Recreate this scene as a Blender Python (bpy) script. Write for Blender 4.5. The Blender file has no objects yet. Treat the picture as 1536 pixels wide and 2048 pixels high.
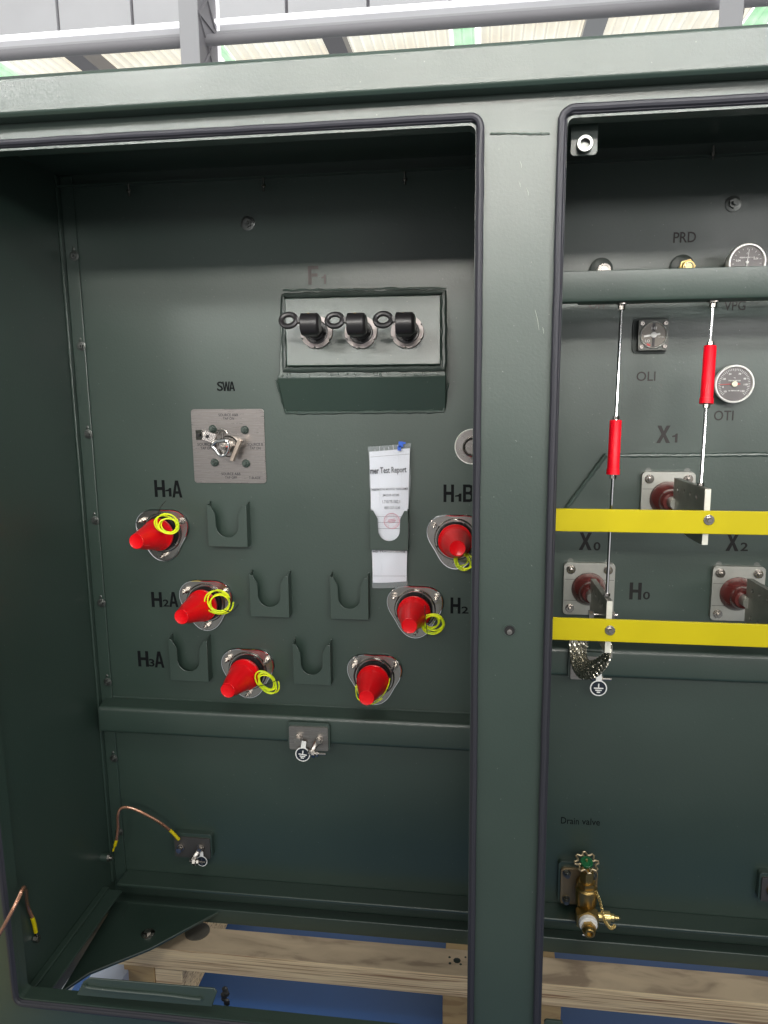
import bpy, bmesh, math, random
from mathutils import Vector, Matrix, Quaternion
from mathutils.geometry import tessellate_polygon
random.seed(7)
S = bpy.context.scene
# ------------------------------------------------------------------ camera
YAW, PITCH, ROLL = math.radians(-7.5813), math.radians(-9.8906), math.radians(-0.6120)
FPX = 1493.07
CAMY = -1.35
_cy, _sy, _cp, _sp, _cr, _sr = math.cos(YAW), math.sin(YAW), math.cos(PITCH), math.sin(PITCH), math.cos(ROLL), math.sin(ROLL)
FWD = Vector((_sy*_cp, _cy*_cp, _sp)); _r = Vector((_cy, -_sy, 0)); _u = _r.cross(FWD)
RIGHT = _cr*_r + _sr*_u; UP = -_sr*_r + _cr*_u
cam = bpy.data.cameras.new('camera'); camo = bpy.data.objects.new('camera', cam); S.collection.objects.link(camo)
camo.matrix_world = Matrix(((RIGHT.x, UP.x, -FWD.x, 0), (RIGHT.y, UP.y, -FWD.y, CAMY), (RIGHT.z, UP.z, -FWD.z, 0), (0, 0, 0, 1)))
cam.sensor_fit = 'VERTICAL'; cam.sensor_height = 36; cam.lens = FPX/2048*36; cam.clip_end = 200; cam.clip_start = .02
S.camera = camo
# ------------------------------------------------------------------ world and light
W = bpy.data.worlds.new('World'); S.world = W; W.use_nodes = True
wn, wl = W.node_tree.nodes, W.node_tree.links
wn.clear()
wo = wn.new('ShaderNodeOutputWorld'); bg = wn.new('ShaderNodeBackground'); tc = wn.new('ShaderNodeTexCoord')
sx = wn.new('ShaderNodeSeparateXYZ'); rp = wn.new('ShaderNodeValToRGB')
wl.new(tc.outputs['Generated'], sx.inputs[0]); wl.new(sx.outputs['Z'], rp.inputs[0]); wl.new(rp.outputs[0], bg.inputs[0]); wl.new(bg.outputs[0], wo.inputs[0])
e = rp.color_ramp.elements
e[0].position = 0.0; e[0].color = (.8, .79, .80, 1)
e[1].position = 1.0; e[1].color = (.55, .55, .53, 1)
for p, c in ((.11, (.85, .84, .85, 1)), (.18, (.3, .3, .3, 1)), (.31, (.4, .4, .39, 1)), (.37, (3.2, 3.2, 3.05, 1)), (.50, (3.2, 3.2, 3.05, 1)), (.58, (.35, .35, .35, 1))):
    k = e.new(p); k.color = c
bg.inputs[1].default_value = .78

def area(name, loc, target, sx_, sy_, power, col, spread=180):
    l = bpy.data.lights.new(name, 'AREA'); l.shape = 'RECTANGLE'; l.size = sx_; l.size_y = sy_; l.energy = power; l.color = col; l.spread = math.radians(spread)
    o = bpy.data.objects.new(name, l); S.collection.objects.link(o); o.location = loc
    o.rotation_euler = (Vector(target)-Vector(loc)).to_track_quat('-Z', 'Y').to_euler()
    return o
area('roof_light_near', (.7, -1.75, 2.65), (0, .3, -.2), 2.2, .4, 42, (1, 1, .95))
area('side_fill_light', (3.4, -6.4, 1.0), (-.9, .2, .5), 5.0, .6, 15, (1, .98, .96), 42)  # added fill lamp that lifts the left wall and upper recess
area('roof_light_far', (.1, -8, 2.98), (.05, .2, .75), 4.2, .5, 20, (1, .95, .88), 28)
area('header_fill_left', (-4.6, -6.6, 3.9), (-.8, .0, 1.05), 2.6, .8, 10.5, (1, .99, .96), 15)  # added narrow lamp to brighten the left end of the header
area('header_fill_right', (4.4, -6.6, 3.9), (.8, .0, 1.05), 2.6, .8, 8, (1, .99, .98), 15)  # its counterpart, added for the right end of the header
area('hall_fill_light', (-1.5, 3.2, 7.5), (-1.5, 8, 4.2), 9, 1.2, 140, (.98, .99, 1))  # lamp put in to brighten the hall behind the cabinet
S.view_settings.view_transform = 'Standard'; S.view_settings.look = 'None'; S.view_settings.exposure = 0.0; S.view_settings.gamma = 1
S.render.engine = 'CYCLES'
S.cycles.max_bounces = 8

D = .47            # depth of the tank plate behind the door frame
FLOOR = -1.78

def at(px, py, y):
    """point on the plane y seen at the photograph's pixel"""
    d = RIGHT*((px-768)/FPX) - UP*((py-1024)/FPX) + FWD
    return d*((y-CAMY)/d.y) + Vector((0, CAMY, 0))
def atz(px, py, z):
    d = RIGHT*((px-768)/FPX) - UP*((py-1024)/FPX) + FWD
    return d*(z/d.z) + Vector((0, CAMY, 0))

# ------------------------------------------------------------------ materials
def mat(name, col, rough=.5, metal=0, bump=0, bscale=200, mott=0, mscale=3, coat=0, spec=.5, emis=0, col2=None, stretch=None, alpha=1, rvar=0, bdist=.001):
    m = bpy.data.materials.new(name); m.use_nodes = True
    n, l = m.node_tree.nodes, m.node_tree.links
    b = n['Principled BSDF']
    b.inputs['Base Color'].default_value = (*col, 1); b.inputs['Roughness'].default_value = rough; b.inputs['Metallic'].default_value = metal
    b.inputs['Coat Weight'].default_value = coat; b.inputs['Coat Roughness'].default_value = .15; b.inputs['Specular IOR Level'].default_value = spec
    b.inputs['Alpha'].default_value = alpha
    if emis:
        b.inputs['Emission Color'].default_value = (*col, 1); b.inputs['Emission Strength'].default_value = emis
    t = n.new('ShaderNodeTexCoord'); mp = n.new('ShaderNodeMapping'); l.new(t.outputs['Object'], mp.inputs[0])
    if stretch: mp.inputs['Scale'].default_value = stretch
    if bump:
        nz = n.new('ShaderNodeTexNoise'); nz.inputs['Scale'].default_value = bscale; nz.inputs['Detail'].default_value = 3
        bp = n.new('ShaderNodeBump'); bp.inputs['Strength'].default_value = bump; bp.inputs['Distance'].default_value = bdist
        l.new(mp.outputs[0], nz.inputs[0]); l.new(nz.outputs[0], bp.inputs['Height']); l.new(bp.outputs[0], b.inputs['Normal'])
    if mott:
        nz = n.new('ShaderNodeTexNoise'); nz.inputs['Scale'].default_value = mscale; nz.inputs['Detail'].default_value = 5
        mx = n.new('ShaderNodeMix'); mx.data_type = 'RGBA'
        rr = n.new('ShaderNodeValToRGB'); rr.color_ramp.elements[0].position = .35; rr.color_ramp.elements[1].position = .65
        c2 = col2 or tuple(c*(1-mott) for c in col)
        mx.inputs[6].default_value = (*col, 1); mx.inputs[7].default_value = (*c2, 1)
        l.new(mp.outputs[0], nz.inputs[0]); l.new(nz.outputs[0], rr.inputs[0]); l.new(rr.outputs[0], mx.inputs[0]); l.new(mx.outputs[2], b.inputs['Base Color'])
        if emis: l.new(mx.outputs[2], b.inputs['Emission Color'])
        if rvar:
            mr = n.new('ShaderNodeMapRange'); mr.inputs[3].default_value = rough; mr.inputs[4].default_value = rough+rvar
            l.new(rr.outputs[0], mr.inputs[0]); l.new(mr.outputs[0], b.inputs['Roughness'])
    return m
def paint_mat(name, col, rough, wav=.25):
    """semi-gloss powder paint: orange peel, slow sheet waviness, faint mottling and dust specks"""
    m = bpy.data.materials.new(name); m.use_nodes = True
    n, l = m.node_tree.nodes, m.node_tree.links; b = n['Principled BSDF']
    t = n.new('ShaderNodeTexCoord')
    b.inputs['Specular IOR Level'].default_value = .95
    n1 = n.new('ShaderNodeTexNoise'); n1.inputs['Scale'].default_value = 190; n1.inputs['Detail'].default_value = 5; n1.inputs['Roughness'].default_value = .6
    n2 = n.new('ShaderNodeTexNoise'); n2.inputs['Scale'].default_value = 2.4; n2.inputs['Detail'].default_value = 1
    n3 = n.new('ShaderNodeTexNoise'); n3.inputs['Scale'].default_value = 5; n3.inputs['Detail'].default_value = 6
    n4 = n.new('ShaderNodeTexVoronoi'); n4.inputs['Scale'].default_value = 42
    for k in (n1, n2, n3, n4): l.new(t.outputs['Object'], k.inputs['Vector'])
    b1 = n.new('ShaderNodeBump'); b1.inputs['Strength'].default_value = .22; b1.inputs['Distance'].default_value = .0012
    b2 = n.new('ShaderNodeBump'); b2.inputs['Strength'].default_value = wav; b2.inputs['Distance'].default_value = .03
    l.new(n2.outputs[0], b2.inputs['Height']); l.new(b2.outputs[0], b1.inputs['Normal']); l.new(n1.outputs[0], b1.inputs['Height']); l.new(b1.outputs[0], b.inputs['Normal'])
    mx = n.new('ShaderNodeMix'); mx.data_type = 'RGBA'; mx.inputs[6].default_value = (*[c*.9 for c in col], 1); mx.inputs[7].default_value = (*[c*1.12 for c in col], 1)
    l.new(n3.outputs[0], mx.inputs[0])
    sp = n.new('ShaderNodeMath'); sp.operation = 'LESS_THAN'; sp.inputs[1].default_value = .045; l.new(n4.outputs['Distance'], sp.inputs[0])
    sc = n.new('ShaderNodeMath'); sc.operation = 'MULTIPLY'; sc.inputs[1].default_value = .45; l.new(sp.outputs[0], sc.inputs[0])
    m2 = n.new('ShaderNodeMix'); m2.data_type = 'RGBA'; m2.inputs[7].default_value = (.2, .22, .2, 1)
    l.new(sc.outputs[0], m2.inputs[0]); l.new(mx.outputs[2], m2.inputs[6]); l.new(m2.outputs[2], b.inputs['Base Color'])
    mr = n.new('ShaderNodeMapRange'); mr.inputs[3].default_value = rough-.05; mr.inputs[4].default_value = rough+.07
    l.new(n3.outputs[0], mr.inputs[0]); l.new(mr.outputs[0], b.inputs['Roughness'])
    return m
def metal_mat(name, col, rough, stretch=(1, 1, 1), sc=40):
    m = mat(name, col, rough, 1, bump=.15, bscale=sc, mott=.22, mscale=14, stretch=stretch, rvar=.12, bdist=.0006)
    return m
def wood_face(name, c1, c2, stretch, scale):
    m = bpy.data.materials.new(name); m.use_nodes = True
    n, l = m.node_tree.nodes, m.node_tree.links; b = n['Principled BSDF']; b.inputs['Roughness'].default_value = .72
    t = n.new('ShaderNodeTexCoord'); mp = n.new('ShaderNodeMapping'); mp.inputs['Scale'].default_value = stretch
    nz = n.new('ShaderNodeTexNoise'); nz.inputs['Scale'].default_value = scale; nz.inputs['Detail'].default_value = 7; nz.inputs['Distortion'].default_value = .8
    rr = n.new('ShaderNodeValToRGB'); rr.color_ramp.elements[0].position = .36; rr.color_ramp.elements[1].position = .62
    rr.color_ramp.elements[0].color = (*c2, 1); rr.color_ramp.elements[1].color = (*c1, 1)
    k = rr.color_ramp.elements.new(.47); k.color = (*[a*.7+b_*.3 for a, b_ in zip(c1, c2)], 1)
    bp = n.new('ShaderNodeBump'); bp.inputs['Strength'].default_value = .35; bp.inputs['Distance'].default_value = .002
    l.new(t.outputs['Object'], mp.inputs[0]); l.new(mp.outputs[0], nz.inputs[0]); l.new(nz.outputs[0], rr.inputs[0]); l.new(rr.outputs[0], b.inputs['Base Color'])
    l.new(nz.outputs[0], bp.inputs['Height']); l.new(bp.outputs[0], b.inputs['Normal'])
    return m
PAINT = paint_mat('green_paint', (.022, .042, .032), .40)
PAINT2 = paint_mat('green_paint_rough', (.024, .045, .035), .42, .5)
BEAD = mat('dark_weld_and_shade', (.022, .033, .028), .45, bump=.5, bscale=60)
RUBBER = mat('gasket_rubber', (.022, .022, .030), .5, bump=.1, bscale=150)
BLACK = mat('black_plastic', (.014, .013, .014), .36)
BLACKR = mat('black_rubber', (.012, .012, .013), .3)
STEEL = metal_mat('stainless_steel', (.46, .43, .40), .17)
STEELB = metal_mat('brushed_steel_plate', (.40, .37, .35), .26, (1.2, 30, 30), 40)
ALU = metal_mat('cast_flange_metal', (.50, .50, .46), .42)
TIN = metal_mat('tinned_bar', (.50, .49, .44), .36)
TINEDGE = mat('cut_tin_edge', (.72, .71, .62), .5, .25, mott=.12, mscale=60)
RIM = mat('polished_rim', (.85, .84, .80), .28, .4)
CHROME = mat('chrome', (.8, .8, .8), .1, 1)
DARKM = metal_mat('dark_zinc', (.20, .21, .20), .34)
BRASS = metal_mat('brass', (.50, .34, .12), .3)
BRASSB = metal_mat('bright_brass', (.85, .66, .28), .28)
COPPER = mat('copper_cable_in_clear_sleeve', (.42, .20, .12), .22, .75, bump=.5, bscale=300, coat=.7)
RED = mat('red_plastic_cap', (.80, .005, .010), .28, mott=.12, mscale=10, spec=.3)
REDR = mat('red_insulator', (.82, .003, .016), .38, spec=.3, mott=.1, mscale=12)
BROWN = mat('brown_porcelain', (.12, .022, .02), .2, mott=.2, mscale=8, coat=.5)
YEL = mat('yellow_barrier_paint', (.57, .47, .002), .38, mott=.14, mscale=4, bump=.08, bscale=120, spec=.35)
LIME = mat('yellow_green_wire', (.86, .90, .015), .4, mott=.5, mscale=60, col2=(.55, .74, .02), spec=.3)
WHITE = mat('white_paper', (.78, .79, .86), .5, mott=.07, mscale=9)
WHITEP = mat('white_mark', (.82, .82, .8), .45)
NAVY = mat('navy_tag', (.012, .018, .03), .35)
INK = mat('stencil_ink', (.006, .007, .008), .7, mott=.3, mscale=40, spec=.12)
INKF = mat('glare_paled_ink', (.028, .024, .023), .6, spec=.4)  # dark ink paled so the glare over it sits in its colour
INKM = mat('worn_ink', (.012, .011, .011), .6, spec=.3)
INKR = mat('faded_red_ink', (.060, .050, .046), .5)
PRINT = mat('print_ink', (.02, .02, .025), .6)
STAMP = mat('red_stamp_ink', (.62, .16, .22), .6)
DIAL = mat('grey_dial_face', (.13, .12, .12), .4)
DIALL = mat('silver_dial_face', (.17, .155, .135), .35, .3)
GREENP = mat('green_plastic', (.004, .10, .03), .35)
BLUEP = mat('blue_tape', (.03, .12, .6), .4)
REDP = mat('red_pointer', (.6, .06, .05), .4)
SLEEVE = mat('clear_plastic_sleeve', (.8, .85, .9), .12, alpha=.12)
FLOORM = mat('floor_blue', (.018, .10, .33), .5, mott=.18, mscale=2.5, bump=.1, bscale=60)
FLOORL = mat('floor_grey', (.33, .36, .38), .45, mott=.2, mscale=2)
PLY = wood_face('plywood_face', (.66, .52, .36), (.36, .27, .19), (1.3, 4.2, 4.2), 4)
PLYE = wood_face('plywood_edge', (.92, .72, .44), (.38, .22, .12), (1.6, 34, 95), 2.2)
BLOCK = wood_face('block_wood', (.52, .36, .17), (.38, .24, .11), (3, 3, 12), 4)
HWHITE = mat('hall_white_panel', (.72, .72, .74), .5, mott=.05, mscale=2)
HGREY = mat('hall_grey_steel', (.56, .56, .58), .5)
HDARK = mat('hall_dark_steel', (.26, .25, .27), .55)
HSHINE = mat('hall_lit_edge_glow', (1, 1, 1), .4, emis=.9)  # daylight on steel edges, put in as a glow of their own
SHEET = mat('daylight_roof_sheet', (.92, .90, .80), .6, emis=.62, mott=.22, mscale=1.3, col2=(.84, .78, .66))
SHEETG = mat('green_roof_light', (.45, .85, .5), .6, emis=.6, mott=.3, mscale=2, col2=(.75, .95, .75))
YLINE = mat('yellow_floor_line', (.75, .6, .1), .5)

# ------------------------------------------------------------------ mesh helpers
class MB:
    def __init__(s): s.bm = bmesh.new()
    def face(s, vs):
        try: return s.bm.faces.new(vs)
        except ValueError: return None
    def box(s, x0, x1, y0, y1, z0, z1, M=None):
        vs = [s.bm.verts.new((x, y, z)) for x in (x0, x1) for y in (y0, y1) for z in (z0, z1)]
        if M is not None:
            for v in vs: v.co = M @ v.co
        for f in ((0, 1, 3, 2), (4, 6, 7, 5), (0, 4, 5, 1), (2, 3, 7, 6), (0, 2, 6, 4), (1, 5, 7, 3)): s.face([vs[i] for i in f])
        return s
    def lathe(s, prof, org=(0, 0, 0), axis=(0, -1, 0), n=32, cap=True, phase=0):
        a = Vector(axis).normalized(); u = a.orthogonal().normalized()
        if abs(a.y) > .9: u = (Vector((1, 0, 0)) - a*a.x).normalized()
        w = a.cross(u); org = Vector(org); rings = []
        for h, r in prof:
            rings.append([s.bm.verts.new(org + a*h + (u*math.cos(phase+2*math.pi*k/n) + w*math.sin(phase+2*math.pi*k/n))*max(r, 1e-5)) for k in range(n)])
        for p, q in zip(rings, rings[1:]):
            for k in range(n): s.face([p[k], p[(k+1) % n], q[(k+1) % n], q[k]])
        if cap: s.face(rings[0][::-1]); s.face(rings[-1])
        return s
    def cyl(s, p0, p1, r0, r1=None, n=20, phase=0):
        p0 = Vector(p0); p1 = Vector(p1); r1 = r0 if r1 is None else r1
        return s.lathe([(0, r0), ((p1-p0).length, r1)], p0, p1-p0, n, True, phase)
    def hexn(s, p0, p1, r, phase=0): return s.cyl(p0, p1, r, r, 6, phase)
    def tube(s, pts, r, n=8, closed=False, flat=1.0):
        pts = [Vector(p) for p in pts]; N = len(pts); rings = []; u = None
        for i, p in enumerate(pts):
            if closed: t = (pts[(i+1) % N]-pts[i-1])
            else: t = pts[min(i+1, N-1)]-pts[max(i-1, 0)]
            t.normalize()
            if u is None: u = t.orthogonal().normalized()
            u = (u - t*u.dot(t)).normalized(); w = t.cross(u)
            rr = r[i] if isinstance(r, (list, tuple)) else r
            rings.append([s.bm.verts.new(p+(u*math.cos(2*math.pi*k/n)*flat+w*math.sin(2*math.pi*k/n))*rr) for k in range(n)])
        prs = list(zip(rings, rings[1:]))
        if closed:
            best = min(range(n), key=lambda o: (rings[-1][0].co-rings[0][o].co).length)
            prs.append((rings[-1], rings[0][best:]+rings[0][:best]))
        for p, q in prs:
            for k in range(n): s.face([p[k], p[(k+1) % n], q[(k+1) % n], q[k]])
        if not closed: s.face(rings[0][::-1]); s.face(rings[-1])
        return s
    def prism(s, loops, y0, y1, M=None):
        """loops of (x,z); first is the outline, others are holes; extruded from y0 to y1"""
        fl = [p for lp in loops for p in lp]
        tri = tessellate_polygon([[Vector((p[0], p[1], 0)) for p in lp] for lp in loops])
        A = [s.bm.verts.new((p[0], y0, p[1])) for p in fl]; B = [s.bm.verts.new((p[0], y1, p[1])) for p in fl]
        if M is not None:
            for v in A+B: v.co = M @ v.co
        for t in tri: s.face([A[i] for i in t]); s.face([B[i] for i in reversed(t)])
        k = 0
        for lp in loops:
            m = len(lp)
            for i in range(m): s.face([A[k+i], A[k+(i+1) % m], B[k+(i+1) % m], B[k+i]])
            k += m
        return s
    def sphere(s, c, r, sc=(1, 1, 1), n=14):
        bmesh.ops.create_uvsphere(s.bm, u_segments=n, v_segments=max(6, n//2), radius=r, matrix=Matrix.Translation(c) @ Matrix.Diagonal((*sc, 1)))
        return s
    def build(s, name, m, parent=None, loc=None, bevel=0, smooth=35, seg=2, label=None):
        bmesh.ops.recalc_face_normals(s.bm, faces=s.bm.faces)
        me = bpy.data.meshes.new(name); s.bm.to_mesh(me); s.bm.free()
        for p in me.polygons: p.use_smooth = True
        me.set_sharp_from_angle(angle=math.radians(smooth))
        me.materials.append(m)
        o = bpy.data.objects.new(name, me); S.collection.objects.link(o)
        if parent: o.parent = parent
        if loc is not None: o.location = loc
        if bevel:
            b = o.modifiers.new('bevel', 'BEVEL'); b.width = bevel; b.segments = seg; b.limit_method = 'ANGLE'; b.angle_limit = math.radians(40)
        if label: o['label'] = label
        return o
def rr(x0, x1, z0, z1, r, n=5):
    out = []
    for cx, cz, a0 in ((x1-r, z1-r, 0), (x0+r, z1-r, 90), (x0+r, z0+r, 180), (x1-r, z0+r, 270)):
        for k in range(n+1):
            a = math.radians(a0+90*k/n); out.append((cx+r*math.cos(a), cz+r*math.sin(a)))
    return out
def circ(cx, cz, r, n=20): return [(cx+r*math.cos(2*math.pi*k/n), cz+r*math.sin(2*math.pi*k/n)) for k in range(n)]
def spline(P, n=8, closed=False):
    P = [Vector(p) for p in P]; N = len(P); out = []
    rng = range(N if closed else N-1)
    for i in rng:
        a, b, c, d = (P[(i-1) % N] if closed or i > 0 else P[0]*2-P[1]), P[i], P[(i+1) % N], (P[(i+2) % N] if closed or i+2 < N else P[-1]*2-P[-2])
        for k in range(n):
            t = k/n; out.append(.5*((2*b)+(-a+c)*t+(2*a-5*b+4*c-d)*t*t+(-a+3*b-3*c+d)*t**3))
    if not closed: out.append(P[-1])
    return out
def thing(name, label, cat, loc=(0, 0, 0), group=None, rot=None):
    o = bpy.data.objects.new(name, None); S.collection.objects.link(o); o.location = loc; o.empty_display_size = .02
    if rot is not None: o.rotation_mode = 'QUATERNION'; o.rotation_quaternion = rot
    return tag(o, label, cat, group)
def tag(o, label=None, cat=None, group=None, kind=None):
    if label: o['label'] = label
    if cat: o['category'] = cat
    if group: o['group'] = group
    if kind: o['kind'] = kind
    return o
def dup(root, loc, label, group=None, rot=None):
    r = root.copy(); S.collection.objects.link(r); r.location = loc; r['label'] = label
    if group: r['group'] = group
    if rot is not None: r.rotation_mode = 'QUATERNION'; r.rotation_quaternion = rot
    for ch in list(root.children):
        c = ch.copy(); S.collection.objects.link(c); c.parent = r
        for g in ch.children:
            d = g.copy(); S.collection.objects.link(d); d.parent = c
    return r
_tc = {}
BLOCK_GLYPHS = {
 'H': [[(0, 0), (.28, 0), (.28, .41), (.72, .41), (.72, 0), (1, 0), (1, 1), (.72, 1), (.72, .59), (.28, .59), (.28, 1), (0, 1)]],
 '1': [[(.55, 0), (1, 0), (1, 1), (.66, 1), (.5, .84), (0, .74), (0, .60), (.55, .62)]],
 'A': [[(0, 0), (.25, 0), (.33, .22), (.67, .22), (.75, 0), (1, 0), (.65, 1), (.35, 1)], [(.385, .37), (.5, .76), (.615, .37)]],
 'X': [[(0, 0), (.29, 0), (.5, .34), (.71, 0), (1, 0), (.65, .51), (.97, 1), (.69, 1), (.5, .68), (.31, 1), (.03, 1), (.35, .51)]],
 'F': [[(0, 0), (.34, 0), (.34, .42), (.9, .42), (.9, .60), (.34, .60), (.34, .82), (1, .82), (1, 1), (0, 1)]],
 'W': [[(.18, 0), (.38, 0), (.5, .62), (.62, 0), (.82, 0), (1, 1), (.82, 1), (.71, .32), (.58, 1), (.42, 1), (.29, .32), (.18, 1), (0, 1)]],
 'B': [[(0, 0), (.62, 0), (.88, .06), (1, .22), (.97, .42), (.80, .53), (.92, .63), (.95, .8), (.84, .94), (.6, 1), (0, 1)], [(.27, .16), (.27, .43), (.6, .43), (.70, .37), (.70, .22), (.6, .16)], [(.27, .59), (.27, .84), (.57, .84), (.66, .78), (.66, .66), (.57, .59)]]}
def glyphs(txt, bold=0.0):
    key = (txt, bold)
    if bold >= .02 and txt in BLOCK_GLYPHS:
        L = BLOCK_GLYPHS[txt]; return [p for lp in L for p in lp], [tuple(t) for t in tessellate_polygon([[Vector((p[0], p[1], 0)) for p in lp] for lp in L])]
    if bold >= .02: bold = .018
    if key not in _tc:
        cu = bpy.data.curves.new('t', 'FONT'); cu.body = txt; cu.offset = bold; cu.resolution_u = 3; cu.align_x = 'CENTER'
        o = bpy.data.objects.new('t', cu); S.collection.objects.link(o)
        dg = bpy.context.evaluated_depsgraph_get(); me = bpy.data.meshes.new_from_object(o.evaluated_get(dg))
        V = [(v.co.x, v.co.y) for v in me.vertices]; Fs = [tuple(p.vertices) for p in me.polygons]
        bpy.data.objects.remove(o); bpy.data.curves.remove(cu); bpy.data.meshes.remove(me)
        _tc[key] = (V, Fs)
    return _tc[key]
def lettering(items, y, m, parent, label=None, name='lettering', off=(0, 0, 0), thick=.0005):
    """items: (text, x0, x1, z0, z1, bold[, angle]) rectangles in metres on the plane y, facing -y"""
    mb = MB()
    for it in items:
        txt, x0, x1, z0, z1, bold = it[:6]; ang = it[6] if len(it) > 6 else 0
        V, Fs = glyphs(txt, bold)
        ax0 = min(v[0] for v in V); ax1 = max(v[0] for v in V); az0 = min(v[1] for v in V); az1 = max(v[1] for v in V)
        cx, cz = (x0+x1)/2, (z0+z1)/2; ca, sa = math.cos(ang), math.sin(ang); vs = []
        for a, b in V:
            x = x0+(a-ax0)/(ax1-ax0)*(x1-x0)-cx; z = z0+(b-az0)/(az1-az0)*(z1-z0)-cz
            vs.append(mb.bm.verts.new((cx+x*ca-z*sa-off[0], y-off[1], cz+x*sa+z*ca-off[2])))
        for f in Fs: mb.face([vs[i] for i in f])
    ex = bmesh.ops.extrude_face_region(mb.bm, geom=list(mb.bm.faces))
    for v in ex['geom']:
        if isinstance(v, bmesh.types.BMVert): v.co.y -= thick
    return mb.build(name, m, parent, smooth=30)
def pxrect(txt, x0, x1, y0, y1, y, bold=0, ang=0):
    a = at(x0, (y0+y1)/2, y); b = at(x1, (y0+y1)/2, y); t = at((x0+x1)/2, y0, y); u = at((x0+x1)/2, y1, y)
    return (txt, a.x, b.x, u.z, t.z, bold, ang)

# ------------------------------------------------------------------ floor and what the unit stands on
mb = MB(); mb.box(-12, 12, -8, 16, FLOOR-.1, FLOOR); f = mb.build('floor', FLOORL); tag(f, kind='structure')
mb = MB(); mb.box(-1.16, 2.2, -.4, 1.6, FLOOR, FLOOR+.06); o = mb.build('steel_platform', FLOORM, bevel=.004)
tag(o, 'flat blue painted platform under the wooden beam and the green cabinet', 'platform')
mb = MB(); mb.box(-1.75, -1.40, -1.2, 4, FLOOR, FLOOR+.003); o = mb.build('floor_marking', YLINE); tag(o, kind='structure')
BT = -1.51
b0 = atz(930, 1953, BT).y; b1 = atz(930, 1900, BT).y
mb = MB(); mb.box(-1.00, 2.0, b0, b1, BT-.062, BT)
bo = thing('wooden_beam', 'long laminated plywood beam lying across under the open cabinet bottom', 'beam', (0, b0, BT-.062))
mb = MB(); mb.box(-1.0, 2.0, .0015, b1-b0, 0, .062); mb.build('veneer_face', PLY, bo, bevel=.0012)
mb = MB(); mb.box(-1.0, 2.0, 0, .0014, 0.0006, .0612); mb.build('laminated_edge', PLYE, bo)
mb = MB()
bh = atz(914, 1921, BT)
for dx, dy, r in ((0, 0, .010), (-.02, .009, .0035), (-.018, -.012, .004), (.01, -.012, .0035), (.022, .014, .003)):
    mb.lathe([(0, r), (.0006, r*.9)], (bh.x+dx, bh.y-b0+dy, .0621), (0, 0, 1), 9)
mb.build('nail_hole', BEAD, bo)
yb = b0+.004
def block(x0, x1, lab, m=BLOCK, ya=None, yb_=None, top=BT-.064):
    mb = MB(); mb.box(x0, x1, ya if ya is not None else yb, yb_ if yb_ is not None else .9, FLOOR+.06, top)
    return tag(mb.build('wooden_block', m, bevel=.003), lab, 'block', 'wooden blocks under the beam')
block(at(885, 2010, yb).x, at(960, 2010, yb).x+.03, 'tan wooden block under the beam just left of the middle post')
block(at(1068, 2020, yb).x, at(1122, 2020, yb).x, 'orange brown wooden block under the beam just right of the middle post')
block(at(310, 1950, yb).x, at(364, 1950, yb).x, 'darker grained wooden block under the beam near the cabinet corner', PLYE)
block(at(248, 1945, yb).x, at(309, 1950, yb).x, 'smooth yellow tan wooden block under the left end of the beam')
mb = MB(); a = at(182, 1955, yb-.03); b = at(246, 1955, yb-.03); mb.box(a.x, b.x, yb-.10, yb+.10, BT-.085, BT-.080)
mb.box(a.x, a.x+.004, yb-.10, yb+.10, FLOOR+.06, BT-.085); mb.box(b.x-.004, b.x, yb-.10, yb+.10, FLOOR+.06, BT-.085)
tag(mb.build('metal_bracket', mat('pale_blue_sheet', (.55, .62, .78), .4)), 'pale bluish metal bracket beside the left end of the wooden beam', 'bracket')

# ------------------------------------------------------------------ cabinet
XL = -1.018                                       # inner edge of left jamb lip
zt = at(768, 262, 0).z; zs = at(60, 1993, 0).z     # opening top and sill
xr = at(950, 480, 0).x                            # left opening, right edge
x2 = at(1127, 480, 0).x                           # right opening, left edge
X3 = 1.22
ZC = .505                                         # ceiling underside
WX = -1.037
cab = thing('transformer_cabinet', 'dark green painted steel transformer cabinet with two open door bays', 'cabinet', (0, 0, -1.51))
OFF = Vector((0, 0, 1.51))
def cb(mb, name, m=PAINT, bevel=0, label=None, smooth=35, seg=2): return mb.build(name, m, cab, OFF, bevel, smooth, seg, label)
fb0 = at(768, 187, -.036).z; ft = at(768, 97, -.036).z
zbase = -1.50
mb = MB()
mb.prism([[(-1.085, zbase), (1.32, zbase), (1.32, ft-.02), (-1.085, ft-.02)], rr(XL, xr, zs, zt, .012)[::-1], rr(x2, X3, zs, at(1300, 229, 0).z, .012)[::-1]], 0, .004)
for lp in (rr(XL, xr, zs, zt, .012), rr(x2, X3, zs, at(1300, 229, 0).z, .012)):
    x0 = min(p[0] for p in lp); x1 = max(p[0] for p in lp); z0 = min(p[1] for p in lp); z1 = max(p[1] for p in lp)
    mb.prism([rr(x0-.003, x1+.003, z0-.003, z1+.003, .014), lp[::-1]], .0042, .028)
    mb.prism([rr(x0-.0035, x1+.0035, z0-.0035, z1+.0035, .015), rr(x0+.0005, x1-.0005, z0+.0005, z1-.0005, .012)[::-1]], -.006, -.0002)
cb(mb, 'front_frame')
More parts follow.
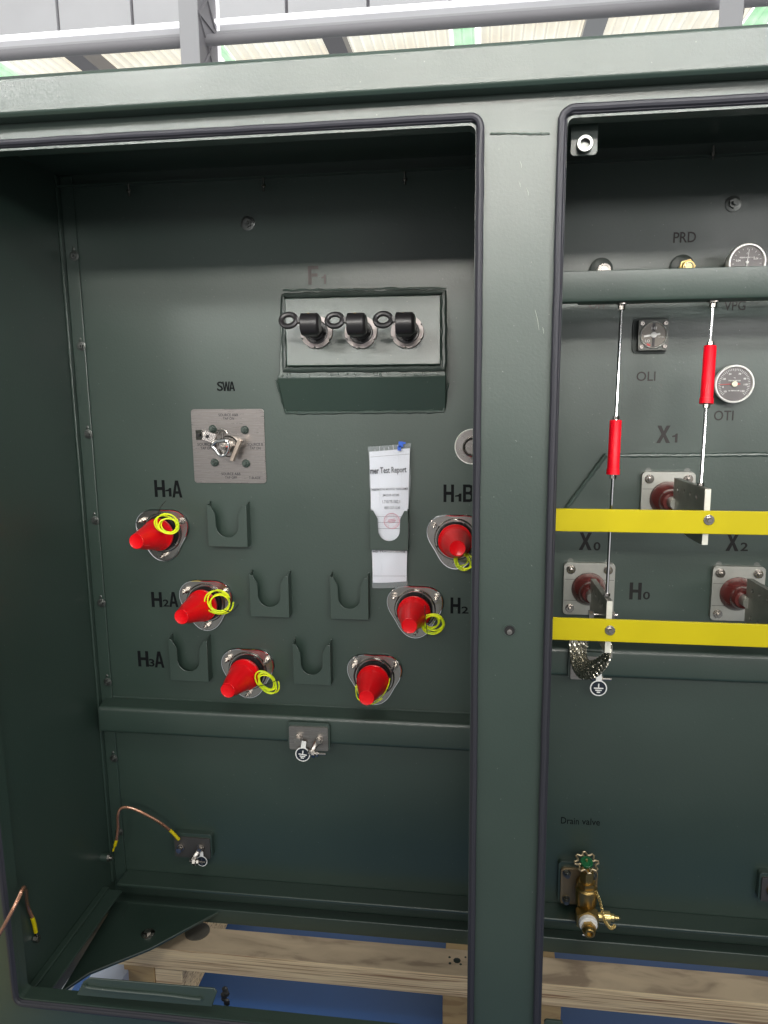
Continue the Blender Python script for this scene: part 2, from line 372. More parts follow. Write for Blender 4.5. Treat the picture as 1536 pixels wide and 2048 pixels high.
# horizontal weld seam across the post head
mb = MB(); pts = []
for k in range(26):
    p = at(980+k*4.8, 268+random.uniform(-1, 1), 0); pts.append((p.x, -.0002, p.z))
mb.tube(pts, [.0012+random.random()*.0012 for _ in pts], 6); cb(mb, 'weld_seam', PAINT2)
mb = MB()
for (xa_, ya_, xb3, yb3, w_) in ((1040, 322, 1043, 336, .0005), (1053, 376, 1057, 391, .0006), (1037, 362, 1041, 374, .0004), (1070, 620, 1078, 660, .0008), (1085, 655, 1087, 668, .0008), (1004, 742, 1006, 745, .0006), (1062, 1130, 1064, 1133, .0005), (1030, 880, 1034, 884, .0004)):
    p, q_ = at(xa_, ya_, 0), at(xb3, yb3, 0); mb.tube([(p.x, 0, p.z), ((p.x+q_.x)/2+.0008, 0, (p.z+q_.z)/2), (q_.x, 0, q_.z)], [w_*.4, w_, w_*.3], 5)
o = cb(mb, 'paint_scratch', mat('scratched_paint', (.22, .24, .21), .5)); o['kind'] = 'stuff'
# door latch hole in post
c = at(1019, 1261, 0)
mb = MB(); mb.lathe([(0, .0128), (.0015, .0128), (.0015, .0105), (-.0005, .0105)], (c.x, 0, c.z), cap=False); mb.lathe([(-.0002, .0106), (.0003, .0106)], (c.x, 0, c.z)); cb(mb, 'latch_socket', PAINT)
mb = MB(); mb.lathe([(.0004, .0095), (.001, .0095), (.001, .0002)], (c.x, 0, c.z)); cb(mb, 'socket_bore', BLACK)
mb = MB(); mb.lathe([(.001, .006), (.004, .005), (.0045, .0002)], (c.x, 0, c.z-.002)); cb(mb, 'socket_pin', STEEL)
# lid
mb = MB(); zl = fb0
prof = [(-.036, zl+.006), (-.030, zl), (.0, zl), (.0, zl+.012), (-.02, zl+.014), (-.022, ft-.012), (1.6, ft+.02), (1.6, ft+.032), (-.028, ft+.001), (-.036, ft-.006)]
mb = MB(); n = len(prof); A = [mb.bm.verts.new((-1.12, p[0], p[1])) for p in prof]; B = [mb.bm.verts.new((1.36, p[0], p[1])) for p in prof]
for i in range(n): mb.face([A[i], A[(i+1) % n], B[(i+1) % n], B[i]])
for t in tessellate_polygon([[Vector((p[0], p[1], 0)) for p in prof]]): mb.face([A[i] for i in t]); mb.face([B[i] for i in t])
cb(mb, 'lid', bevel=.002)
# gaskets: a double bulb round each opening
def gasket(x0, x1, z0, z1, w, r):
    mb = MB()
    pts = [(p[0], -.0085, p[1]) for p in rr(x0-w/2, x1+w/2, z0-w/2, z1+w/2, r, 8)]
    P = []
    for i, p in enumerate(pts):
        q = pts[(i+1) % len(pts)]; m_ = max(1, int((Vector(q)-Vector(p)).length/.05))
        for k in range(m_):
            v = Vector(p).lerp(Vector(q), k/m_); P.append(v+Vector((random.uniform(-1, 1)*.0005, 0, random.uniform(-1, 1)*.0005)))
    mb.tube(P, w*.36, 10, True)
    pin = [(p[0], -.0055, p[1]) for p in rr(x0-.0045, x1+.0045, z0-.0045, z1+.0045, r*.5, 6)]
    mb.tube(pin, .0048, 8, True)
    cb(mb, 'gasket', RUBBER)
gasket(XL, xr, zs-.004, zt+.004, .0165, .018)
gasket(x2, X3, zs-.004, at(1300, 229, 0).z+.004, .0185, .02)
# side walls, ceiling, partition, tank plate
mb = MB(); mb.box(WX-.004, WX, .004, D+.6, zbase, ft-.016); cb(mb, 'side_wall')
mb = MB(); mb.box(1.26, 1.264, .004, D+.6, zbase, ft-.016); cb(mb, 'side_wall')
mb = MB(); mb.box(WX, 1.26, .004, D, ZC, ZC+.003); mb.box(WX, 1.26, .09, .0925, ZC-.022, ZC); mb.box(WX, 1.26, .004, .03, ZC-.010, ZC-.008)
mb.box(WX, 1.26, D-.02, D, ZC-.03, ZC-.027)
cb(mb, 'ceiling_panel')
mb = MB(); mb.box(.045, .049, .028, D, zbase+.07, ZC-.001); cb(mb, 'partition')
mb = MB(); mb.box(WX, 1.26, D, D+.006, -1.498, ZC+.02); cb(mb, 'tank_plate')
# welded raised plate on the low voltage side
mb = MB(); tp = [at(1133, 1015, D), at(1210, 911, D), at(1560, 909, D), at(1560, 1250, D), at(1100, 1250, D), at(1100, 1060, D)]
tp2 = [(p.x, p.z) for p in tp]
mb.prism([tp2], D-.008, D); cb(mb, 'raised_plate', bevel=.003)
mb = MB(); seq = [at(1105, 1053, D), at(1133, 1015, D), at(1210, 911, D), at(1400, 910, D), at(1560, 908, D)]; P = []
for a_, b_ in zip(seq, seq[1:]):
    m_ = int((b_-a_).length/.006)
    for k in range(m_): P.append(a_.lerp(b_, k/m_)+Vector((random.uniform(-1, 1)*.0007, -.006, random.uniform(-1, 1)*.0007)))
mb.tube(P, [.0042+random.random()*.0022 for _ in P], 8); cb(mb, 'weld_bead', PAINT2)
# corner flange with slotted bolts
mb = MB()
mb.box(WX+.006, at(190, 900, D).x-.002, D-.006, D-.0005, -1.40, ZC-.004)
mb.box(WX, WX+.006, D-.02, D-.0005, -1.40, ZC-.004)
cb(mb, 'corner_flange', bevel=.0015)
for px, py in ((148, 512), (162, 692), (176, 868), (189, 1041), (203, 1206), (214, 1364), (230, 1517), (240, 1664)):
    c = at(px-2, py, D-.008); mb = MB()
    mb.lathe([(0, .0115), (.0015, .0115), (.002, .010), (.002, .0001)], (0, 0, 0), n=20)
    mb.hexn((0, -.002, 0), (0, -.008, 0), .0065, .3); mb.cyl((0, -.008, 0), (0, -.013, 0), .0038, .003, 10)
    mb.sphere((-.002, .0005, .017), .0035, (1, .3, 1.3)); 
    mb.build('flange_bolt', DARKM, cab, Vector((WX+.030, D-.007, c.z))+OFF)
# left and right support channels
def channel(x0, x1, ztop, zbot, out, name='support_channel'):
    mb = MB(); r = .012; pr = [(D, ztop+.006)]
    for k in range(6):
        a = math.radians(90+90*k/5); pr.append((D-out+r+r*math.cos(a), ztop-r+r*math.sin(a)))
    for k in range(6):
        a = math.radians(180+90*k/5); pr.append((D-out+r+r*math.cos(a), zbot+r+r*math.sin(a)))
    pr.append((D, zbot)); n = len(pr)
    A = [mb.bm.verts.new((x0, p[0], p[1])) for p in pr]; B = [mb.bm.verts.new((x1, p[0], p[1])) for p in pr]
    for i in range(n-1): mb.face([A[i], A[i+1], B[i+1], B[i]])
    mb.face(A); mb.face(B[::-1]); P = []
    nn = int((x1-x0)/.012)
    for k in range(nn+1): P.append((x0+(x1-x0)*k/nn, D-.001, ztop+.007+random.uniform(-1, 1)*.0008))
    ch = cb(mb, name)
    mb = MB(); mb.tube(P, .0022, 6); mb.build('weld_bead', PAINT2, ch)
    return ch
channel(WX+.022, .043, at(700, 1437, D-.05).z, at(700, 1492, D-.05).z, .052)
channel(.05, 1.258, at(1350, 1303, D-.05).z, at(1350, 1362, D-.05).z, .052)
# base ledges
zl1 = at(480, 1756, D).z
mb = MB(); mb.box(WX+.04, 1.258, D-.062, D, zl1-.010, zl1); cb(mb, 'base_ledge', bevel=.003)
zl2 = at(931, 1861, D-.035).z
mb = MB(); mb.box(WX, 1.258, D-.035, D-.0005, at(931, 1890, D-.035).z, zl2); cb(mb, 'base_rail', bevel=.0025)
zl3 = at(264, 1777, D-.06).z-.004
mb = MB(); mb.box(WX, WX+.056, .03, D-.064, zl3-.006, zl3); mb.box(WX, WX+.018, .03, D-.064, zl3, zl3+.007); cb(mb, 'side_angle', bevel=.002)
# gusset plate in the floor corner
zg = -1.452
g = [atz(232, 1800, zg), atz(448, 1817, zg), atz(432, 1826, zg), atz(300, 1897, zg), atz(178, 1946, zg), atz(120, 1985, zg)]
mb = MB(); A = [mb.bm.verts.new((p.x, p.y, zg)) for p in g]; B = [mb.bm.verts.new((p.x, p.y, zg-.008)) for p in g]
mb.face(A); mb.face(B[::-1])
for i in range(len(g)): mb.face([A[i], A[(i+1) % 6], B[(i+1) % 6], B[i]])
gus = cb(mb, 'corner_gusset', bevel=.002)
mb = MB()
P = [atz(x, y, zg) for x, y in ((262, 1802), (285, 1796), (300, 1802), (335, 1803), (360, 1808), (385, 1808))]
P = [p+Vector((0, 0, .001+random.random()*.001)) for p in spline(P, 5)]
mb.tube(P, .0016, 6); P = [atz(x, y, zg)+Vector((0, 0, .001)) for x, y in ((262, 1802), (250, 1822), (246, 1836))]; mb.tube(spline(P, 5), .0014, 6)
mb.build('weld_bead', PAINT2, gus)
c = atz(296, 1868, zg)
mb = MB(); mb.lathe([(0, .018), (.0025, .018), (.003, .017), (.003, .0001)], c, (0, 0, 1)); mb.hexn(c+Vector((0, 0, .003)), c+Vector((0, 0, .010)), .0095); mb.build('gusset_bolt', STEEL, gus)
# pressed sill plate and its cut end
ps = [at(153, 1990, -.012), at(166, 1964, -.012), at(178, 1956, -.012), at(428, 1977, -.012), at(434, 1984, -.012), at(424, 2013, -.012)]
mb = MB(); mb.prism([[(p.x, p.z) for p in ps]], -.012, -.0085)
sp_ = cb(mb, 'sill_plate', bevel=.0015)
mb = MB(); P = [at(x, y, -.013) for x, y in ((171, 1968), (178, 1975), (250, 1983), (330, 1990), (395, 1998), (404, 1995))]; mb.tube(spline(P, 4), .0042, 10); mb.build('pressed_rib', PAINT, sp_, OFF*0)
c = at(450, 1992, .04); mb = MB()
for k in range(8): mb.sphere((c.x+random.uniform(-.006, .006), .04, c.z-.018+k*.005), .006+random.random()*.003, (1, .5, 1), 8)
mb.build('torn_edge', BLACKR, sp_)
c = at(1108, 2046, .03); mb = MB(); mb.prism([rr(c.x-.02, c.x+.018, c.z-.03, c.z+.006, .006)], .029, .034); cb(mb, 'sill_tab', bevel=.001)
# parking brackets (welded U pockets)
def ubracket(px0, px1, py0, py1, out=.030, label=None):
    a = at(px0, py1, D-out); b = at(px1, py0, D-out); w = b.x-a.x; h = b.z-a.z
    hw = w/2; t = .0025; gr = w*.285
    pts = [(-hw, 0), (hw, 0), (hw, h), (hw-.009, h), (gr+.001, h*.80)]
    for k in range(13):
        an = -math.pi*k/12; pts.append((gr*math.cos(an), h*.51+gr*math.sin(an)*1.0))
    pts += [(-gr-.001, h*.80), (-hw+.009, h), (-hw, h)]
    mb = MB(); mb.prism([pts], -out, -out+t)
    for s_ in (-1, 1):
        x0 = s_*hw; x1 = s_*(hw-t); mb.box(min(x0, x1), max(x0, x1), -out+t+.0002, -.0002, 0, h+.003)
        mb.tube([(s_*(hw-.001), -.002, h+.004), (s_*(hw-.001), -.008, h+.008)], .0022, 6)
    mb.box(-hw+t, hw-t, -out+t+.0002, -.0002, 0, t)
    return mb.build('storage_bracket', PAINT, cab, Vector((a.x+hw, D, a.z))+OFF, bevel=.0008, label=label)
for q in ((417, 492, 1012, 1093), (501, 576, 1152, 1233), (661, 736, 1156, 1238), (341, 413, 1282, 1361), (587, 660, 1291, 1368), (740, 816, 1022, 1100)): ubracket(*q)
# crossbeam with gusset on low voltage side
YB = .27
zb1 = at(1330, 537, YB).z; zb0 = at(1330, 602, YB).z
mb = MB(); pr = [(YB, zb1), (YB, zb0+.010), (YB+.003, zb0+.003), (YB+.010, zb0), (YB+.045, zb0), (YB+.045, zb0+.003), (YB+.010, zb0+.003), (YB+.003, zb0+.012), (YB+.003, zb1-.003), (YB+.035, zb1-.003), (YB+.035, zb1)]
n = len(pr); A = [mb.bm.verts.new((.05, p[0], p[1])) for p in pr]; B = [mb.bm.verts.new((1.259, p[0], p[1])) for p in pr]
for i in range(n): mb.face([A[i], A[(i+1) % n], B[(i+1) % n], B[i]])
beam = cb(mb, 'crossbeam', bevel=.0012)
a = at(1112, 612, YB+.02); mb = MB(); mb.prism([[(.05, a.z-.018), (.05, zb0-.001), (a.x+.042, zb0-.001), (a.x+.042, zb0-.005)]], YB+.004, YB+.008); mb.build('beam_gusset', PAINT, beam)
# studs hanging from the ceiling edge, washers on the tank wall, boss at the ceiling
for px, py in ((18, 332), (258, 385), (527, 375), (810, 362), (1425, 332)):
    c = at(px, py, D-.03); mb = MB(); mb.cyl((0, 0, .02), (0, 0, -.008), .003, .003, 8); mb.hexn((0, 0, .006), (0, 0, .001), .006)
    mb.build('ceiling_stud', STEEL, cab, Vector((c.x, D-.03, ZC-.034))+OFF if px > 1300 else Vector((c.x, D-.03, c.z))+OFF)
for px, py in ((496, 447), (1466, 408)):
    c = at(px, py, D); mb = MB(); mb.lathe([(0, .017), (.002, .017), (.0025, .016), (.0025, .0001)], (0, 0, 0)); mb.hexn((0, -.0025, 0), (0, -.009, 0), .0105, .5); mb.cyl((0, -.009, 0), (0, -.016, 0), .005, .004, 12)
    mb.build('tank_bolt', DARKM, cab, Vector((c.x, D, c.z))+OFF)
a = at(1141, 312, .05); b = at(1196, 262, .05); cx, cz = at(1169, 283, .045).x, at(1169, 285, .045).z
mb = MB(); mb.prism([rr(a.x, b.x, a.z, b.z+.03, .007)], .05, .054); bs = cb(mb, 'boss_tab', bevel=.001)
mb = MB(); mb.lathe([(0, .0135), (.014, .0135), (.0145, .0125), (.0145, .009), (.004, .009), (.004, .0001)], (cx, .05, cz-.004)); mb.build('boss_sleeve', DARKM, bs)
mb = MB(); mb.lathe([(.0146, .0128), (.0165, .0128), (.0165, .0085), (.0146, .0085)], (cx, .05, cz-.004), cap=False); mb.build('boss_ring', mat('light_ring', (.7, .72, .68), .35, .3), bs)
# fuse pocket: wedge with an up-facing plate
x0f, x1f = at(563, 660, D).x, at(893, 660, D).x
z0f = at(730, 584, D).z; za = at(730, 742, D-.036).z; zb_ = at(730, 754, D-.041).z; z1f = at(730, 823, D).z
pr = [(D, z0f), (D-.036, za), (D-.041, zb_), (D-.0005, z1f)]
mb = MB(); A = [mb.bm.verts.new((x0f-(.004 if i == 2 else 0), p[0], p[1])) for i, p in enumerate(pr)]; B = [mb.bm.verts.new((x1f+(.002 if i == 2 else 0), p[0], p[1])) for i, p in enumerate(pr)]
for i in range(4): mb.face([A[i], A[(i+1) % 4], B[(i+1) % 4], B[i]])
mb.face(A); mb.face(B[::-1])
fp = cb(mb, 'fuse_pocket', bevel=.003)
tdir = Vector((0, -.036, za-z0f)).normalized(); nrm = Vector((0, tdir.z, -tdir.y)).normalized()
if nrm.y > 0: nrm = -nrm
def fpl(px, py):  # point on tilted plate
    d = RIGHT*((px-768)/FPX) - UP*((py-1024)/FPX) + FWD; o_ = Vector((0, CAMY, 0)); q = Vector((0, D, z0f))
    return o_+d*((q-o_).dot(nrm)/d.dot(nrm))
cs = [fpl(571, 599), fpl(882, 592), fpl(882, 731), fpl(575, 734)]
mb = MB(); A = [mb.bm.verts.new(p+nrm*.0105) for p in cs]; B = [mb.bm.verts.new(p+nrm*.0002) for p in cs]
mb.face(A); mb.face(B[::-1])
for i in range(4): mb.face([A[i], A[(i+1) % 4], B[(i+1) % 4], B[i]])
mb.build('fuse_plate', PAINT2, fp, bevel=.0025)
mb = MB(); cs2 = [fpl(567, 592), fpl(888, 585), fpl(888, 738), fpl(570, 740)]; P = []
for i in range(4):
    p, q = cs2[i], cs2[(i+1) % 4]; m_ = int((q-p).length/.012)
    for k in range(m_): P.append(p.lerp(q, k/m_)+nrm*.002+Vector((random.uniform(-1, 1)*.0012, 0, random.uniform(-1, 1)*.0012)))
mb.tube(P, [.0062+random.random()*.0016 for _ in P], 8, True, ); mb.build('groove_shade_bead', BEAD, fp)  # weld bead in a darker colour that carries the groove's shade
mb = MB()
for k in range(60):
    t = random.random(); mb.sphere((x0f+.01+(x1f-x0f-.02)*t, D-.054, zb_+.003+random.random()*.008), .0007+random.random()*.0014, n=6)
mb.build('weld_spatter', PAINT2, fp)['kind'] = 'stuff'
mb = MB(); P = []
for a_, b_ in (((554, 760), (572, 826)), ((572, 826), (886, 823)), ((886, 823), (897, 757))):
    a_, b_ = at(*a_, D), at(*b_, D); m_ = int((b_-a_).length/.009)
    for k in range(m_): P.append(a_.lerp(b_, k/m_)+Vector((random.uniform(-1, 1)*.001, -.001, random.uniform(-1, 1)*.001)))
mb.tube(P, [.003+random.random()*.002 for _ in P], 7)
P = []
a_, b_ = at(566, 581, D), at(894, 576, D); m_ = 40
for k in range(m_+1): P.append(a_.lerp(b_, k/m_)+Vector((0, -.0005, random.uniform(-1, 1)*.0012)))
mb.tube(P, [.0015+random.random()*.0022 for _ in P], 6); mb.build('weld_bead', PAINT2, fp)

# stencil letters on the tank plate
B_ = .035
YS = D-.0004
for items, m_, lab in (
    ((('H', 309, 330, 960, 994), ('1', 331, 343, 976, 993), ('A', 344, 364, 961, 995)), INK, 'black stencil letters H1A'),
    ((('H', 303, 324, 1184, 1214), ('2', 326, 338, 1199, 1213), ('A', 338, 356, 1184, 1214)), INK, 'black stencil letters H2A'),
    ((('H', 276, 297, 1302, 1333), ('3', 298, 309, 1318, 1333), ('A', 309, 328, 1303, 1335)), INK, 'black stencil letters H3A'),
    ((('H', 887, 908, 969, 1004), ('1', 910, 923, 987, 1003), ('B', 926, 948, 969, 1004)), INK, 'black stencil letters H1B'),
    ((('H', 901, 921, 1195, 1227), ('2', 923, 937, 1213, 1227)), INK, 'black stencil letters H2'),
    ((('S', 434, 446, 763, 782), ('W', 445, 460, 763, 782), ('A', 458, 470, 763, 782)), INK, 'black stencil letters SWA'),
    ((('PRD', 1347, 1392, 464, 485),), INKF, 'faint dark letters PRD'),
    ((('VPG', 1448, 1491, 601, 621),), INKF, 'faint dark letters VPG'),
    ((('OFP', 1178, 1216, 600, 618),), INKR, 'very faint letters partly behind the crossbeam'),
    ((('OLI', 1273, 1311, 743, 762),), INKF, 'faint dark letters OLI'),
    ((('OTI', 1428, 1467, 821, 841),), INKF, 'faint dark letters OTI'),
    ((('F', 616, 637, 532, 569), ('1', 643, 652, 549, 568)), INKR, 'faded reddish letters F1'),
    ((('X', 1313, 1341, 851, 886), ('1', 1344, 1355, 867, 885)), INKF, 'dark letters X1'),
    ((('Drain', 1122, 1158, 1635, 1648), ('valve', 1164, 1200, 1637, 1650)), INK, 'black words Drain valve')):
    b = .0 if 'Drain' in items[0][0] else (.006 if m_ is INKF and len(items) == 1 else .035)
    if 'X' == items[0][0]: b = .03
    if items[0][0] == 'F': b = .025
    lettering([pxrect(*it, YS, b) for it in items], YS, m_, cab, name='stencil_lettering', off=-OFF)['label'] = lab
YS2 = D-.0084
for items, lab in (((('X', 1158, 1184, 1065, 1100), ('0', 1187, 1201, 1084, 1101)), 'dark letters X0'),
                   ((('X', 1452, 1478, 1067, 1102), ('2', 1481, 1496, 1085, 1102)), 'dark letters X2'),
                   ((('H', 1259, 1283, 1165, 1199), ('0', 1286, 1300, 1183, 1199)), 'dark letters H0')):
    lettering([pxrect(*it, YS2, .03) for it in items], YS2, INKM, cab, name='stencil_lettering', off=-OFF)['label'] = lab

# ------------------------------------------------------------------ primary bushings
def bushing_proto(label):
    t = thing('primary_bushing', label, 'bushing', (0, D, 0), 'six primary bushings with three-lobed flanges')
    def tri(R, k=.0085, n=60): return [((R+k*math.cos(3*(2*math.pi*i/n+math.pi/2)))*math.cos(2*math.pi*i/n), (R+k*math.cos(3*(2*math.pi*i/n+math.pi/2)))*math.sin(2*math.pi*i/n)) for i in range(n)]
    mb = MB(); mb.prism([tri(.068), circ(0, 0, .044, 40)[::-1]], -.006, -.001)
    fl = mb.build('flange', STEEL, t, bevel=.002)
    mb = MB(); mb.tube([(p[0], -.0055, p[1]) for p in tri(.0672)], .0022, 6, True); mb.build('rolled_edge', CHROME, fl)
    mb = MB(); mb.lathe([(.001, .0535), (.006, .0530), (.011, .0495), (.011, .0465), (.004, .0445)], (0, 0, 0), n=48, cap=False); mb.build('raised_rim', STEEL, fl)
    mb = MB(); mb.lathe([(.000, .0445), (.012, .0442), (.017, .041), (.017, .036), (.030, .034), (.033, .031), (.033, .0005)], n=48); mb.build('insulator', BLACKR, t)
    for an in (150, 30, -90):
        x, z = .0615*math.cos(math.radians(an)), .0615*math.sin(math.radians(an))
        mb = MB(); mb.cyl((x, -.006, z), (x, -.0085, z), .0095, n=18); mb.hexn((x, -.0085, z), (x, -.0165, z), .0078, an); mb.hexn((x, -.0172, z), (x, -.022, z), .0072, an+.4); mb.cyl((x, -.022, z), (x, -.034, z), .0042, .0038, 12)
        mb.build('stud', STEEL, t)
    for an in (60, 200, 320):
        x, z = .0425*math.cos(math.radians(an)), .0425*math.sin(math.radians(an))
        mb = MB(); mb.box(-.006, .006, -.019, -.012, -.003, .003, Matrix.Translation((x, 0, z)) @ Matrix.Rotation(math.radians(-an), 4, 'Y')); mb.build('clip', BLACKR, t)
    return t
def cap_proto(label):
    t = thing('protective_cap', label, 'cap', (0, 0, 0), 'red plastic cone caps over the bushings')
    L = .112
    mb = MB(); mb.lathe([(0, .0405), (.002, .0415), (.010, .0415), (.012, .0395), (.040, .0335), (.08, .0255), (L-.003, .0188), (L-.0006, .0186), (L, .0178), (L-.0012, .0160), (L-.0012, .0001)], n=48)
    mb.build('cone', RED, t)
    mb = MB(); mb.lathe([(.028, .0364), (.0285, .0368), (.0305, .0366), (.031, .0360)], n=48, cap=False); mb.build('rib', RED, t)
    return t
BU = [((325.5, 1065), (272, 1083), 'H1A', 'upper left'), ((412, 1205), (362, 1234), 'H2A', 'middle'), ((496, 1341), (455, 1381.5), 'H3A', 'low'),
      ((749, 1353), (733, 1396), None, ''), ((830, 1218), (818.5, 1252), 'H2', ''), ((911, 1078), (915, 1097), 'H1B', '')]
BL = ['steel flanged bushing right under the letters H1A', 'steel flanged bushing touching the right end of the letters H2A', 'steel flanged bushing between two brackets, lowest of the left slanting row',
      'steel flanged bushing lowest of all, standing alone right of the bracket above the channel', 'steel flanged bushing just below the folded paper report, left of the letter H2', 'steel flanged bushing half hidden by the middle post under H1B']
CL = ['red cone cap with a yellow coil on its top, furthest left, under H1A', 'red cone cap with a yellow coil at its right side, beside H2A', 'red cone cap right of the H3A bracket, a small yellow coil hanging to its right',
      'dark red cone cap hanging lowest, thin yellow wire looped under its tip', 'red cone cap under the paper report with a bundled yellow coil at lower right', 'red cone cap partly cut off by the middle post, below H1B']
p0 = c0 = None
for i, ((fx, fy), (tx, ty), nm, _) in enumerate(BU):
    c = at(fx, fy, D-.004); c.y = D
    if i == 0: p0 = bushing_proto(BL[0]); p0.location = c
    else: dup(p0, c, BL[i], 'six primary bushings with three-lobed flanges')
    tip = at(tx, ty, D-.138); base = c+Vector((0, -.026, 0)); q = Vector((0, -1, 0)).rotation_difference(tip-base)
    if i == 0: c0 = cap_proto(CL[0]); c0.location = base; c0.rotation_mode = 'QUATERNION'; c0.rotation_quaternion = q
    else: dup(c0, base, CL[i], 'red plastic cone caps over the bushings', q)
def coil(cx, cy, w, h, tilt, depth, turns, label, tail, seed):
    random.seed(seed); c = at(cx, cy, depth); s = (1.35+depth)/FPX
    t = thing('tether_wire', label, 'wire', c, 'yellow-green wires of the caps'); P = []
    n = (turns+1)*20
    for k in range(n):
        a = 2*math.pi*k/20; tn = k/20; sc = .97+.16*math.sin(tn*2.3+seed)+random.uniform(-.01, .01)
        x = w*s*sc*math.cos(a); z = h*s*sc*math.sin(a); ca, sa = math.cos(tilt), math.sin(tilt)
        P.append((x*ca-z*sa+.0045*math.sin(tn*1.7), (tn-turns/2)*.0028+.008*math.sin(a+seed), x*sa+z*ca+.0035*math.cos(tn*2.1)))
    mb = MB(); mb.tube(P, .0020, 6); mb.build('coil', LIME, t)
    if tail:
        mb = MB(); T = [Vector((0, -.008, 0))+Vector(((tail[j][0])*s, -.004*j, -(tail[j][1])*s)) for j in range(len(tail))]
        mb.tube(spline(T, 5), .0009, 6); mb.sphere(T[0] if len(T) < 4 else T[1], .0026, n=8); mb.build('cable_tie', BLACK, t)
    return t
coil(334.5, 1049, 22, 18, -.5, D-.085, 4, 'yellow coiled wire lying on top of the cap under H1A', [(-15, -15), (-12, -30), (-5, -42), (8, -54)], 1)
coil(437, 1205, 23, 25, .3, D-.06, 4, 'yellow coiled wire at the right of the cap beside H2A', [(10, 12), (24, 16), (36, 14), (50, -2)], 2)
coil(533, 1364, 17, 26, .45, D-.06, 4, 'narrow yellow coiled wire right of the cap low in the slanting row', [(-18, 8), (0, 2), (18, -6), (34, -16)], 3)
coil(864, 1246, 22, 20, .5, D-.06, 5, 'yellow coiled wire tied with a long black tie below the report', [(-14, -40), (-14, -20), (-10, 8), (-8, 26)], 4)
coil(926, 1122, 16, 16, .5, D-.05, 4, 'yellow wire coil almost hidden behind the middle post', None, 5)
t = thing('tether_wire', 'single thin yellow wire hanging in a loop under the lowest red cap', 'wire', at(740, 1390, D-.06), 'yellow-green wires of the caps')
for pp, m_, nm in ((((713, 1370), (718, 1388), (735, 1404), (760, 1396), (775, 1375), (780, 1356)), LIME, 'wire_loop'), (((711, 1372), (716, 1398), (742, 1408), (765, 1397)), LIME, 'wire_loop'), (((780, 1356), (788, 1332), (789, 1326)), BLACK, 'black_end'), (((712, 1369), (708, 1352), (712, 1335)), BLACK, 'black_end')):
    mb = MB(); mb.tube([p-t.location for p in spline([at(x, y, D-.045) for x, y in pp], 6)], .0015 if m_ is LIME else .002, 6); mb.build(nm, m_, t)

# ------------------------------------------------------------------ fuse holders
def fuse(px, py, label, src=None):
    c = fpl(px, py)+nrm*.0108; q = Vector((0, -1, 0)).rotation_difference(nrm)
    if src: return dup(src, c, label, 'pull-out fuse holders in the tilted pocket', q)
    t = thing('fuse_holder', label, 'fuse holder', c, 'pull-out fuse holders in the tilted pocket', q)
    out = []; N = 72
    notch = [25, 95, 150, 205, 265, 330]
    for k in range(N):
        a = k*360/N; r = .0385
        if any(abs(a-x) < 5 for x in notch): r = .0345
        out.append((r*math.cos(math.radians(a)), r*math.sin(math.radians(a))))
    mb = MB(); mb.prism([out, circ(0, 0, .0285, 48)[::-1]], -.008, 0); mb.build('ring_nut', mat('ring_nut_metal', (.36, .32, .31), .5, .5, mott=.15, mscale=20), t, bevel=.0006)
    mb = MB(); mb.lathe([(0, .0283), (.010, .0283), (.0105, .027), (.0105, .0245), (.003, .024), (.003, .0001)], n=40)
    mb.box(-.022, .022, -.007, -.003, -.0105, -.0095); mb.box(-.0006, .0006, -.007, -.003, -.023, -.0095)
    mb.build('socket', BLACKR, t)
    mb = MB(); mb.lathe([(.003, .019), (.012, .019), (.014, .016), (.05, .015), (.055, .0185), (.062, .0185)], n=28)
    for s_ in (-1, 1): mb.box(s_*.020-.004, s_*.020+.004, -.013, -.004, -.004, .008)
    mb.build('fuse_barrel', BLACK, t)
    mb = MB(); mb.lathe([(-.019, .011), (-.017, .0205), (.006, .0205), (.008, .019), (.012, .017), (.017, .011)], (.001, -.082, -.002), (1, 0, 0), n=30)
    mb.lathe([(-.019, .025), (.018, .025), (.024, .019)], (.001, -.080, -.001), (1, 0, 0), n=30)
    mb.box(-.017, .014, -.086, -.055, -.024, .018)
    mb.box(-.010, .010, -.092, -.070, -.024, .016)
    mb.build('handle_head', BLACK, t, bevel=.0018)
    mb = MB(); P = [(-.046+.0175*math.cos(2*math.pi*k/28), -.090+.003*math.sin(2*math.pi*k/28), .006+.0145*math.sin(2*math.pi*k/28)) for k in range(28)]
    mb.tube(P, .0062, 10, True); mb.box(-.032, -.012, -.0945, -.080, .0005, .0125); mb.build('pull_ring', BLACK, t)
    mb = MB(); mb.cyl((.0, -.088, .0165), (.0, -.088, .0205), .0055, n=14); mb.build('hinge_pin', BRASS, t)
    return t
f0 = fuse(636, 668, 'black fuse holder with pull ring, left of three under the letter F')
fuse(724, 668, 'black fuse holder with pull ring, middle of three in the tilted pocket', f0)
fuse(816, 667, 'black fuse holder with pull ring, right of three, nearest the post', f0)

